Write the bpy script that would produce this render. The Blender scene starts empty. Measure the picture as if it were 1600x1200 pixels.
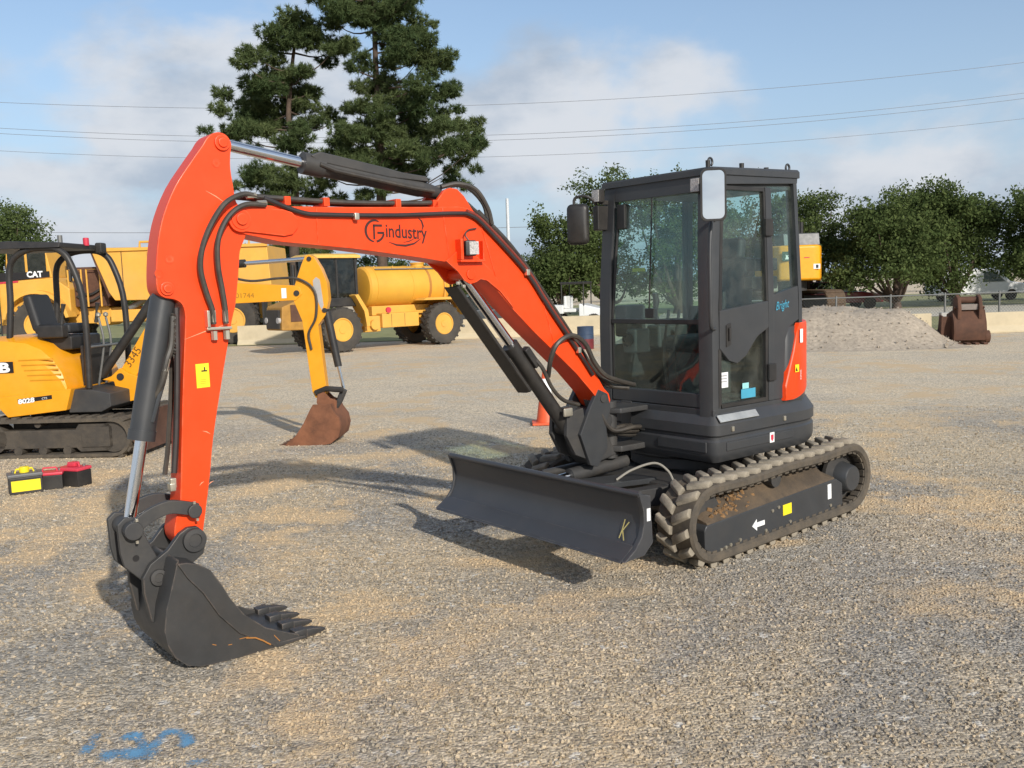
import bpy, bmesh, math, random
import numpy as np
from mathutils import Vector, Matrix
R = math.radians
random.seed(7)
rng = np.random.default_rng(7)

# ---------------------------------------------------------------- camera, sky, sun, exposure
scene = bpy.context.scene
COL = scene.collection
CAM_H, PITCH, ROLL = 1.83, 0.1045, -0.034
cam_data = bpy.data.cameras.new("camera")
cam_data.sensor_width = 36.0
cam_data.lens = 32.74
cam_data.clip_end = 6000.0
cam_data.clip_start = 0.05
cam = bpy.data.objects.new("camera", cam_data)
COL.objects.link(cam)
_cp, _sp, _cr, _sr = math.cos(PITCH), math.sin(PITCH), math.cos(ROLL), math.sin(ROLL)
_f, _u, _r = Vector((0, _cp, -_sp)), Vector((0, _sp, _cp)), Vector((1, 0, 0))
_r2, _u2 = _r * _cr + _u * _sr, _u * _cr - _r * _sr
M = Matrix((( _r2.x, _u2.x, -_f.x, 0), (_r2.y, _u2.y, -_f.y, 0), (_r2.z, _u2.z, -_f.z, CAM_H), (0, 0, 0, 1)))
cam.matrix_world = M
scene.camera = cam

SUN_DIR = Vector((0.93, -1.75, 1.0)).normalized()          # towards the sun
SUN_EL = math.asin(SUN_DIR.z)
SUN_ROT = math.atan2(SUN_DIR.x, SUN_DIR.y)
world = bpy.data.worlds.new("World")
scene.world = world
world.use_nodes = True
wn, wl = world.node_tree.nodes, world.node_tree.links
wn.clear()
SKY_S = 0.15
CLOUD_LOC = (5.5, 5.5, 0.7)
wo = wn.new("ShaderNodeOutputWorld"); bg = wn.new("ShaderNodeBackground")
sky = wn.new("ShaderNodeTexSky"); sky.sky_type = 'NISHITA'; sky.sun_disc = False
sky.sun_elevation = SUN_EL; sky.sun_rotation = SUN_ROT
sky.air_density = 1.0; sky.dust_density = 1.0; sky.ozone_density = 1.6
bg.inputs['Strength'].default_value = SKY_S
tc = wn.new("ShaderNodeTexCoord"); sep = wn.new("ShaderNodeSeparateXYZ")
wl.new(tc.outputs['Generated'], sep.inputs[0])
def wmath(op, a, b=None):
    n = wn.new("ShaderNodeMath"); n.operation = op
    for i, v in enumerate((a, b)):
        if v is None: continue
        if isinstance(v, (int, float)): n.inputs[i].default_value = v
        else: wl.new(v, n.inputs[i])
    return n.outputs[0]
mp = wn.new("ShaderNodeMapping"); mp.inputs['Scale'].default_value = (1.0, 1.0, 1.9); mp.inputs['Location'].default_value = CLOUD_LOC
wl.new(tc.outputs['Generated'], mp.inputs[0])
def wnoise(sc, det, ro, dist=0.0, src=None):
    n = wn.new("ShaderNodeTexNoise"); n.inputs['Scale'].default_value = sc; n.inputs['Detail'].default_value = det; n.inputs['Roughness'].default_value = ro; n.inputs['Distortion'].default_value = dist
    wl.new(src or mp.outputs[0], n.inputs['Vector']); return n.outputs[0]
def wramp(src, p0, c0, p1, c1):
    n = wn.new("ShaderNodeValToRGB"); n.color_ramp.interpolation = 'EASE'
    n.color_ramp.elements[0].position = p0; n.color_ramp.elements[0].color = tuple(c0) + (1,); n.color_ramp.elements[1].position = p1; n.color_ramp.elements[1].color = tuple(c1) + (1,)
    wl.new(src, n.inputs[0]); return n.outputs[0]
puff = wnoise(3.4, 10.0, 0.52, 0.15)
veil = wnoise(1.3, 6.0, 0.5, 0.4)
cov = wmath('ADD', puff, wmath('MULTIPLY', wmath('SUBTRACT', veil, 0.5), 0.45))
low = wmath('MULTIPLY', wmath('SUBTRACT', 0.30, wmath('MINIMUM', wmath('MAXIMUM', sep.outputs[2], 0.0), 0.30)), 0.30)   # more cloud towards the horizon
mask = wramp(wmath('ADD', cov, low), 0.475, (0.02, 0.02, 0.02), 0.61, (0.95, 0.95, 0.95))
ccol = wramp(wnoise(4.6, 6.0, 0.55), 0.38, (0.42 / SKY_S, 0.50 / SKY_S, 0.61 / SKY_S), 0.62, (0.71 / SKY_S, 0.74 / SKY_S, 0.79 / SKY_S))
hz_ = wmath('MULTIPLY', wmath('POWER', wmath('SUBTRACT', 1.0, wmath('MINIMUM', wmath('MAXIMUM', sep.outputs[2], 0.0), 1.0)), 5.0), 0.97)   # moist air thickens towards the horizon
hzm = wn.new("ShaderNodeMixRGB"); wl.new(hz_, hzm.inputs[0]); wl.new(sky.outputs[0], hzm.inputs[1]); hzm.inputs[2].default_value = (0.40 / SKY_S, 0.52 / SKY_S, 0.70 / SKY_S, 1)
mx = wn.new("ShaderNodeMixRGB"); wl.new(mask, mx.inputs[0]); wl.new(hzm.outputs[0], mx.inputs[1]); wl.new(ccol, mx.inputs[2])
wl.new(mx.outputs[0], bg.inputs['Color']); wl.new(bg.outputs[0], wo.inputs[0])

sun_data = bpy.data.lights.new("sun", 'SUN'); sun_data.energy = 4.4; sun_data.angle = R(1.1); sun_data.color = (1.0, 0.95, 0.87)
sun = bpy.data.objects.new("sun", sun_data); COL.objects.link(sun)
sun.rotation_euler = SUN_DIR.to_track_quat('Z', 'Y').to_euler()
scene.view_settings.view_transform = 'Standard'; scene.view_settings.look = 'None'
scene.view_settings.exposure = 0.0; scene.view_settings.gamma = 1.0
scene.view_settings.use_curve_mapping = False
scene.cycles.max_bounces = 8; scene.cycles.transparent_max_bounces = 16
scene.cycles.use_denoising = True

# ---------------------------------------------------------------- materials
MATS = {}
def mat(name, col, rough=0.5, metal=0.0, wear=0.0, wear_col=(0.16, 0.15, 0.14), var=0.12, vscale=6.0, bump=0.0, bscale=80.0, coat=0.0, dust=0.0, dust_col=(0.36, 0.29, 0.2), dscale=3.0, spec=0.5, rvar=0.1):
    m = bpy.data.materials.new(name); m.use_nodes = True
    N, L = m.node_tree.nodes, m.node_tree.links
    b = N['Principled BSDF']
    b.inputs['Roughness'].default_value = rough; b.inputs['Metallic'].default_value = metal
    b.inputs['Coat Weight'].default_value = coat; b.inputs['Coat Roughness'].default_value = 0.12
    b.inputs['Specular IOR Level'].default_value = spec
    tcn = N.new("ShaderNodeTexCoord")
    no = N.new("ShaderNodeTexNoise"); no.inputs['Scale'].default_value = vscale; no.inputs['Detail'].default_value = 6; no.inputs['Roughness'].default_value = 0.62
    L.new(tcn.outputs['Object'], no.inputs['Vector'])
    rp = N.new("ShaderNodeValToRGB"); rp.color_ramp.elements[0].position = 0.3; rp.color_ramp.elements[1].position = 0.72
    rp.color_ramp.elements[0].color = tuple(c * (1 - var) for c in col) + (1,)
    rp.color_ramp.elements[1].color = tuple(min(1, c * (1 + var)) for c in col) + (1,)
    L.new(no.outputs[0], rp.inputs[0])
    out = rp.outputs[0]
    rmix = N.new("ShaderNodeMapRange"); rmix.inputs[3].default_value = max(0.02, rough - rvar); rmix.inputs[4].default_value = min(1, rough + rvar)
    L.new(no.outputs[0], rmix.inputs[0]); L.new(rmix.outputs[0], b.inputs['Roughness'])
    if dust > 0:
        dn = N.new("ShaderNodeTexNoise"); dn.inputs['Scale'].default_value = dscale; dn.inputs['Detail'].default_value = 8; dn.inputs['Roughness'].default_value = 0.7
        L.new(tcn.outputs['Object'], dn.inputs['Vector'])
        dr = N.new("ShaderNodeMapRange"); dr.inputs[1].default_value = 0.42; dr.inputs[2].default_value = 0.75; dr.inputs[3].default_value = dust * 0.25; dr.inputs[4].default_value = dust
        L.new(dn.outputs[0], dr.inputs[0])
        mxx = N.new("ShaderNodeMixRGB"); mxx.inputs[2].default_value = dust_col + (1,)
        L.new(dr.outputs[0], mxx.inputs[0]); L.new(out, mxx.inputs[1]); out = mxx.outputs[0]
    if wear > 0:      # paint rubbed thin along edges
        bv = N.new("ShaderNodeBevel"); bv.samples = 3; bv.inputs['Radius'].default_value = 0.012
        ge = N.new("ShaderNodeNewGeometry"); dt = N.new("ShaderNodeVectorMath"); dt.operation = 'DOT_PRODUCT'
        L.new(bv.outputs[0], dt.inputs[0]); L.new(ge.outputs['Normal'], dt.inputs[1])
        wr = N.new("ShaderNodeMapRange"); wr.inputs[1].default_value = 0.985; wr.inputs[2].default_value = 0.86; wr.inputs[3].default_value = 0.0; wr.inputs[4].default_value = 1.0
        L.new(dt.outputs['Value'], wr.inputs[0])
        w2 = N.new("ShaderNodeTexNoise"); w2.inputs['Scale'].default_value = 14.0; w2.inputs['Detail'].default_value = 6; L.new(tcn.outputs['Object'], w2.inputs['Vector'])
        w3 = N.new("ShaderNodeMapRange"); w3.inputs[1].default_value = 0.42; w3.inputs[2].default_value = 0.60; w3.inputs[4].default_value = wear; L.new(w2.outputs[0], w3.inputs[0])
        wm = N.new("ShaderNodeMath"); wm.operation = 'MULTIPLY'; L.new(wr.outputs[0], wm.inputs[0]); L.new(w3.outputs[0], wm.inputs[1])
        wx = N.new("ShaderNodeMixRGB"); wx.inputs[2].default_value = wear_col + (1,); L.new(wm.outputs[0], wx.inputs[0]); L.new(out, wx.inputs[1]); out = wx.outputs[0]
    L.new(out, b.inputs['Base Color'])
    if bump > 0:
        bn = N.new("ShaderNodeTexNoise"); bn.inputs['Scale'].default_value = bscale; bn.inputs['Detail'].default_value = 5
        L.new(tcn.outputs['Object'], bn.inputs['Vector'])
        bp = N.new("ShaderNodeBump"); bp.inputs['Strength'].default_value = bump; bp.inputs['Distance'].default_value = 0.01
        L.new(bn.outputs[0], bp.inputs['Height']); L.new(bp.outputs[0], b.inputs['Normal'])
    MATS[name] = m
    return m
def glass(name, tint, gloss=1.0):
    m = bpy.data.materials.new(name); m.use_nodes = True
    N, L = m.node_tree.nodes, m.node_tree.links
    N.remove(N['Principled BSDF']); o = N['Material Output']
    t = N.new("ShaderNodeBsdfTransparent"); t.inputs[0].default_value = tint + (1,)
    g = N.new("ShaderNodeBsdfGlossy"); g.inputs['Roughness'].default_value = 0.01; g.inputs[0].default_value = (0.9, 0.95, 0.93, 1)
    ge = N.new("ShaderNodeNewGeometry"); dt = N.new("ShaderNodeVectorMath"); dt.operation = 'DOT_PRODUCT'
    L.new(ge.outputs['Normal'], dt.inputs[0]); L.new(ge.outputs['Incoming'], dt.inputs[1])
    def mt(op, a, b_=None):
        n = N.new("ShaderNodeMath"); n.operation = op
        for i_, v in enumerate((a, b_)):
            if v is None: continue
            if isinstance(v, (int, float)): n.inputs[i_].default_value = v
            else: L.new(v, n.inputs[i_])
        return n.outputs[0]
    sch = mt('ADD', mt('MULTIPLY', mt('POWER', mt('SUBTRACT', 1.0, mt('ABSOLUTE', dt.outputs['Value'])), 5.0), 0.9), 0.045 * gloss)
    mm = N.new("ShaderNodeMath"); mm.operation = 'MULTIPLY'; mm.inputs[1].default_value = 1.0; mm.use_clamp = True
    L.new(sch, mm.inputs[0])
    s = N.new("ShaderNodeMixShader"); L.new(mm.outputs[0], s.inputs[0]); L.new(t.outputs[0], s.inputs[1]); L.new(g.outputs[0], s.inputs[2])
    dn = N.new("ShaderNodeTexNoise"); dn.inputs['Scale'].default_value = 5.0; dn.inputs['Detail'].default_value = 8; dn.inputs['Roughness'].default_value = 0.7
    tcd = N.new("ShaderNodeTexCoord"); L.new(tcd.outputs['Object'], dn.inputs['Vector'])
    dd = N.new("ShaderNodeMapRange"); dd.inputs[1].default_value = 0.4; dd.inputs[2].default_value = 0.75; dd.inputs[3].default_value = 0.004; dd.inputs[4].default_value = 0.07; L.new(dn.outputs[0], dd.inputs[0])
    df = N.new("ShaderNodeBsdfDiffuse"); df.inputs[0].default_value = (0.45, 0.42, 0.36, 1)
    s2 = N.new("ShaderNodeMixShader"); L.new(dd.outputs[0], s2.inputs[0]); L.new(s.outputs[0], s2.inputs[1]); L.new(df.outputs[0], s2.inputs[2])
    L.new(s2.outputs[0], o.inputs[0]); MATS[name] = m
    return m
ORANGE = mat("orange_paint", (0.82, 0.056, 0.0055), 0.42, var=0.07, vscale=1.6, coat=0.05, dust=0.12, dscale=7.0, dust_col=(0.60, 0.14, 0.05), wear=0.5, wear_col=(0.75, 0.24, 0.12), rvar=0.07, spec=0.35)
GREY = mat("charcoal_paint", (0.034, 0.037, 0.041), 0.42, var=0.10, vscale=5.0, dust=0.05, dscale=4.0, bump=0.02, bscale=120)
GREYD = mat("dusty_charcoal", (0.031, 0.032, 0.034), 0.55, var=0.15, dust=0.10, dscale=5.0)
BLADE = mat("blade_paint", (0.040, 0.043, 0.049), 0.40, wear=0.7, var=0.08, dust=0.05, dscale=2.5, bump=0.02, bscale=40)
BUCKET = mat("bucket_paint", (0.031, 0.032, 0.033), 0.46, wear=0.9, wear_col=(0.17, 0.13, 0.10), var=0.16, dust=0.22, dust_col=(0.11, 0.088, 0.066), dscale=5.0, bump=0.05, bscale=30)
BLACK = mat("black_plastic", (0.013, 0.013, 0.014), 0.5, var=0.2, dust=0.08)
HOSE = mat("hose_rubber", (0.026, 0.024, 0.023), 0.5, var=0.2, dust=0.18, dscale=9)
PIPE = mat("brown_pipe", (0.05, 0.042, 0.04), 0.35, var=0.15, metal=0.3)
CHROME = mat("chrome_rod", (0.75, 0.75, 0.76), 0.12, metal=1.0, var=0.04, rvar=0.05)
STEEL = mat("zinc_fitting", (0.62, 0.57, 0.46), 0.35, metal=0.85, var=0.1)
SILVER = mat("tread_plate", (0.55, 0.55, 0.52), 0.45, metal=0.7, var=0.15, bump=0.4, bscale=60)
RUBBER = mat("track_rubber", (0.05, 0.044, 0.036), 0.85, var=0.3, vscale=12, dust=0.6, dust_col=(0.19, 0.145, 0.095), dscale=8, bump=0.2, bscale=90)
LUG = mat("dusty_lug_rubber", (0.15, 0.13, 0.10), 0.9, var=0.25, vscale=14, dust=1.0, dust_col=(0.36, 0.31, 0.235), dscale=7, bump=0.25, bscale=110)
MUD = mat("caked_mud", (0.23, 0.13, 0.055), 0.95, var=0.4, vscale=18, bump=0.9, bscale=45)
WHITE = mat("white_sticker", (0.80, 0.80, 0.78), 0.5, var=0.05)
YSTICK = mat("yellow_sticker", (0.85, 0.68, 0.02), 0.45, var=0.04)
BSTICK = mat("black_print", (0.012, 0.010, 0.010), 0.5, var=0.05)
LOGO = mat("dark_logo_print", (0.045, 0.012, 0.008), 0.5, var=0.05)
BLUE = mat("blue_print", (0.06, 0.32, 0.46), 0.4, var=0.1)
CYAN = mat("pale_blue_sticker", (0.30, 0.62, 0.62), 0.4, var=0.1)
REDP = mat("red_print", (0.55, 0.03, 0.06), 0.5, var=0.05)
LENS = mat("lamp_lens", (0.42, 0.40, 0.38), 0.35, var=0.5, vscale=90, metal=0.0)
MIRROR = mat("mirror_glass", (0.92, 0.92, 0.92), 0.015, metal=1.0, var=0.0, rvar=0.0)
SEAT = mat("seat_vinyl", (0.022, 0.023, 0.025), 0.6, var=0.15, bump=0.15, bscale=150)
INTER = mat("cab_trim", (0.05, 0.052, 0.052), 0.6, var=0.1)
GLASS = glass("green_tinted_glass", (0.86, 0.945, 0.925), 0.9)
GLASSD = glass("dark_glass", (0.35, 0.40, 0.40), 1.0)
JYEL = mat("bright_yellow_paint", (0.80, 0.33, 0.004), 0.36, var=0.08, coat=0.2, dust=0.16, dust_col=(0.45, 0.27, 0.09))
CYEL = mat("truck_yellow_paint", (0.72, 0.37, 0.045), 0.5, var=0.1, vscale=1.2, dust=0.22, dscale=0.8)
TYEL = mat("faded_tank_yellow", (0.70, 0.36, 0.035), 0.5, var=0.12, vscale=0.9, dust=0.25, dust_col=(0.42, 0.22, 0.06), dscale=1.1)
JDYEL = mat("machine_yellow", (0.80, 0.34, 0.008), 0.4, var=0.05)
TYRE = mat("tyre_rubber", (0.033, 0.030, 0.027), 0.85, var=0.25, dust=0.35, dust_col=(0.17, 0.14, 0.1), dscale=2.0)
RUST = mat("rusty_steel", (0.20, 0.075, 0.032), 0.8, var=0.45, vscale=7, dust=0.35, dust_col=(0.10, 0.06, 0.045), dscale=3.5, bump=0.2, bscale=40)
RUSTD = mat("dark_rusty_steel", (0.085, 0.036, 0.020), 0.85, var=0.4, vscale=4, dust=0.3, dust_col=(0.14, 0.08, 0.05), dscale=2, bump=0.2, bscale=20)
CONE = mat("cone_orange", (0.75, 0.10, 0.025), 0.5, var=0.08, dust=0.1)
CREAM = mat("cream_concrete", (0.50, 0.42, 0.28), 0.8, var=0.10, vscale=3, bump=0.15, bscale=30)
CONC = mat("grey_concrete", (0.36, 0.35, 0.32), 0.85, var=0.12, vscale=3, bump=0.15, bscale=30)
GALV = mat("galvanised_steel", (0.20, 0.20, 0.19), 0.5, metal=0.5, var=0.1)
PINK = mat("red_battery_lid", (0.62, 0.05, 0.08), 0.4, var=0.1)
BARK = mat("bark", (0.085, 0.058, 0.042), 0.9, var=0.35, vscale=3, bump=0.5, bscale=12)
CARRED = mat("dark_red_car_paint", (0.16, 0.012, 0.012), 0.3, coat=0.5, var=0.05)
CARDARK = mat("dark_grey_car_paint", (0.05, 0.055, 0.06), 0.3, coat=0.5, var=0.05)
CARWHITE = mat("white_car_paint", (0.78, 0.78, 0.76), 0.35, coat=0.4, var=0.04)
DRUMB = mat("blue_drum_paint", (0.035, 0.06, 0.11), 0.5, var=0.1)
DRUMR = mat("red_drum_paint", (0.14, 0.02, 0.025), 0.5, var=0.1)
JDGREEN = mat("dark_green_print", (0.02, 0.06, 0.03), 0.4, var=0.05)
POLEW = mat("pale_pole", (0.62, 0.64, 0.66), 0.5, var=0.05)
WIRE = mat("wire_aluminium", (0.17, 0.18, 0.20), 0.5, var=0.05)
def leafmat(name, c1, c2, trans=0.25):
    m = bpy.data.materials.new(name); m.use_nodes = True
    N, L = m.node_tree.nodes, m.node_tree.links
    N.remove(N['Principled BSDF']); o = N['Material Output']
    at = N.new("ShaderNodeAttribute"); at.attribute_name = "tone"
    rp = N.new("ShaderNodeMixRGB"); rp.inputs[1].default_value = c1 + (1,); rp.inputs[2].default_value = c2 + (1,)
    L.new(at.outputs['Fac'], rp.inputs[0])
    d = N.new("ShaderNodeBsdfDiffuse"); t = N.new("ShaderNodeBsdfTranslucent")
    L.new(rp.outputs[0], d.inputs[0]); L.new(rp.outputs[0], t.inputs[0])
    s = N.new("ShaderNodeMixShader"); s.inputs[0].default_value = trans
    L.new(d.outputs[0], s.inputs[1]); L.new(t.outputs[0], s.inputs[2]); L.new(s.outputs[0], o.inputs[0])
    MATS[name] = m
    return m
PINE = leafmat("pine_needles", (0.060, 0.095, 0.040), (0.17, 0.205, 0.085), 0.34)
OAK = leafmat("oak_leaves", (0.060, 0.092, 0.032), (0.145, 0.18, 0.065), 0.38)

# ---------------------------------------------------------------- mesh helpers
def empty(name, loc=(0, 0, 0), rz=0.0, parent=None):
    o = bpy.data.objects.new(name, None); COL.objects.link(o); o.location = loc; o.rotation_euler = (0, 0, rz); o.parent = parent
    o.empty_display_size = 0.2
    return o
def tag(o, label=None, cat=None, group=None, kind=None):
    for k, v in (("label", label), ("category", cat), ("group", group), ("kind", kind)):
        if v: o[k] = v
    return o
def smooth_path(pts, n=6):
    P = [np.array(p, float) for p in pts]
    P = [2 * P[0] - P[1]] + P + [2 * P[-1] - P[-2]]
    out = []
    for i in range(1, len(P) - 2):
        p0, p1, p2, p3 = P[i - 1:i + 3]
        for k in range(n):
            t = k / n
            out.append(0.5 * ((2 * p1) + (-p0 + p2) * t + (2 * p0 - 5 * p1 + 4 * p2 - p3) * t * t + (-p0 + 3 * p1 - 3 * p2 + p3) * t ** 3))
    out.append(P[-2])
    return out
class MB:
    def __init__(s): s.v = []; s.f = []
    def add(s, v, f):
        o = len(s.v); s.v += [tuple(float(c) for c in p) for p in v]; s.f += [tuple(i + o for i in q) for q in f]; return s
    def box(s, c, d, rot=None):
        P = []
        for x in (-.5, .5):
            for y in (-.5, .5):
                for z in (-.5, .5):
                    p = Vector((x * d[0], y * d[1], z * d[2]))
                    if rot is not None: p = rot @ p
                    P.append(p + Vector(c))
        return s.add(P, [(0, 1, 3, 2), (4, 6, 7, 5), (0, 4, 5, 1), (2, 3, 7, 6), (0, 2, 6, 4), (1, 5, 7, 3)])
    def b(s, x0, x1, y0, y1, z0, z1): return s.box(((x0 + x1) / 2, (y0 + y1) / 2, (z0 + z1) / 2), (x1 - x0, y1 - y0, z1 - z0))
    def prism(s, pts, a, b, plane='xz'):
        n = len(pts)
        mk = {'xz': lambda p, t: (p[0], t, p[1]), 'xy': lambda p, t: (p[0], p[1], t), 'yz': lambda p, t: (t, p[0], p[1])}[plane]
        return s.add([mk(p, a) for p in pts] + [mk(p, b) for p in pts],
                     [tuple(range(n)), tuple(range(2 * n - 1, n - 1, -1))] + [(i, (i + 1) % n, n + (i + 1) % n, n + i) for i in range(n)])
    def loft(s, rings, cap=True, closed=False):
        n = len(rings[0]); V = [p for r in rings for p in r]; F = []
        m = len(rings)
        for k in range(m if closed else m - 1):
            for i in range(n):
                F.append((k * n + i, k * n + (i + 1) % n, ((k + 1) % m) * n + (i + 1) % n, ((k + 1) % m) * n + i))
        if cap and not closed: F += [tuple(range(n - 1, -1, -1)), tuple(range((m - 1) * n, m * n))]
        return s.add(V, F)
    def tube(s, pts, r, n=10, smooth=0, cap=True):
        if smooth: pts = smooth_path(pts, smooth)
        P = [Vector(p) for p in pts]; rings = []; up = Vector((0.13, 0.21, 0.97))
        for i, p in enumerate(P):
            t = (P[min(i + 1, len(P) - 1)] - P[max(i - 1, 0)]).normalized()
            a = up - t * up.dot(t)
            if a.length < 1e-3: a = Vector((1, 0, 0)) - t * t.x
            a.normalize(); bb = t.cross(a); up = a
            rr = r[i] if isinstance(r, (list, tuple)) else r
            rings.append([p + (a * math.cos(2 * math.pi * k / n) + bb * math.sin(2 * math.pi * k / n)) * rr for k in range(n)])
        return s.loft(rings, cap)
    def cyl(s, p0, p1, r, r2=None, n=24): return s.tube([p0, p1], [r, r if r2 is None else r2], n)
    def lathe(s, prof, org, axis, n=32, cap=True):
        a = Vector(axis).normalized(); u = a.orthogonal().normalized(); w = a.cross(u); o = Vector(org)
        rings = [[o + a * t + (u * math.cos(2 * math.pi * k / n) + w * math.sin(2 * math.pi * k / n)) * r for k in range(n)] for r, t in prof]
        return s.loft(rings, cap)
    def sweep(s, outline, prof, closed=True):
        """outline: plan points (x,y) ccw; prof: list of (outward offset, z)"""
        n = len(outline); nor = []
        for i in range(n):
            a, b_ = Vector(outline[i - 1]), Vector(outline[(i + 1) % n]); d = (b_ - a).normalized(); nor.append((d.y, -d.x))
        return s.loft([[(outline[i][0] + nor[i][0] * o, outline[i][1] + nor[i][1] * o, z) for i in range(n)] for o, z in prof], True)
    def mesh(s, name, m, bevel=0.0, seg=2, ang=38, flat=False):
        bm = bmesh.new()
        vs = [bm.verts.new(p) for p in s.v]
        for q in s.f:
            try: bm.faces.new([vs[i] for i in q])
            except ValueError: pass
        bmesh.ops.recalc_face_normals(bm, faces=bm.faces)
        if bevel > 0:
            ed = [e for e in bm.edges if len(e.link_faces) == 2 and e.calc_face_angle(0) > R(30)]
            try: bmesh.ops.bevel(bm, geom=ed, offset=bevel, segments=seg, profile=0.5, affect='EDGES', clamp_overlap=True)
            except Exception: pass
        me = bpy.data.meshes.new(name); bm.to_mesh(me); bm.free()
        if not flat:
            me.polygons.foreach_set('use_smooth', [True] * len(me.polygons)); me.set_sharp_from_angle(angle=R(ang))
        if m: me.materials.append(m)
        return me
    def build(s, name, m, parent=None, bevel=0.0, seg=2, ang=38, flat=False):
        o = bpy.data.objects.new(name, s.mesh(name, m, bevel, seg, ang, flat)); COL.objects.link(o); o.parent = parent
        if bevel > 0:
            wnm = o.modifiers.new("weighted_normal", 'WEIGHTED_NORMAL'); wnm.weight = 100; wnm.keep_sharp = True
        return o
def link_mesh(name, me, parent=None, matrix=None):
    o = bpy.data.objects.new(name, me); COL.objects.link(o); o.parent = parent
    if matrix is not None: o.matrix_local = matrix
    return o
def copy_tree(o, parent=None):
    c = o.copy(); COL.objects.link(c); c.parent = parent
    for ch in list(o.children): copy_tree(ch, c)
    return c
def text(name, body, size, org, u, v, m, parent, bold=0.0, sx=1.0, shear=0.0, lift=0.0015, space=1.0):
    cu = bpy.data.curves.new("t", 'FONT'); cu.body = body; cu.size = size; cu.offset = bold; cu.shear = shear; cu.space_character = space
    cu.align_x = 'LEFT'; cu.align_y = 'BOTTOM_BASELINE'; cu.resolution_u = 3
    to = bpy.data.objects.new("t", cu)
    me = bpy.data.meshes.new_from_object(to)
    bpy.data.objects.remove(to); bpy.data.curves.remove(cu)
    U, V = Vector(u).normalized(), Vector(v).normalized(); W = U.cross(V)
    O = Vector(org) + W * lift
    for vv in me.vertices:
        p = vv.co.copy(); vv.co = O + U * (p.x * sx) + V * p.y
    me.materials.clear(); me.materials.append(m); me.name = name
    return link_mesh(name, me, parent)
def ribbon(pts, w, nrm, lift=0.002):
    """flat strip along pts on a plane with normal nrm; w may be a list"""
    N_ = Vector(nrm).normalized(); P = [Vector(p) + N_ * lift for p in pts]; V = []
    for i, p in enumerate(P):
        t = (P[min(i + 1, len(P) - 1)] - P[max(i - 1, 0)]).normalized(); a = N_.cross(t).normalized()
        ww = w[i] if isinstance(w, (list, tuple)) else w
        V += [p + a * ww / 2, p - a * ww / 2]
    return V, [(2 * i, 2 * i + 1, 2 * i + 3, 2 * i + 2) for i in range(len(P) - 1)]
def quad(name, pts, m, parent, lift_n=None):
    return MB().add(pts, [tuple(range(len(pts)))]).build(name, m, parent, flat=True)
def plate(name, c, u, v, su, sv, th, m, parent, bevel=0.0):
    """thin box centred on c: size su along u, sv along v, thickness th along u x v (outwards)"""
    U, V = Vector(u).normalized(), Vector(v).normalized(); W = U.cross(V).normalized()
    rot = Matrix((U, V, W)).transposed()
    return MB().box(Vector(c) + W * th / 2, (su, sv, th), rot).build(name, m, parent, bevel=bevel)
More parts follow.
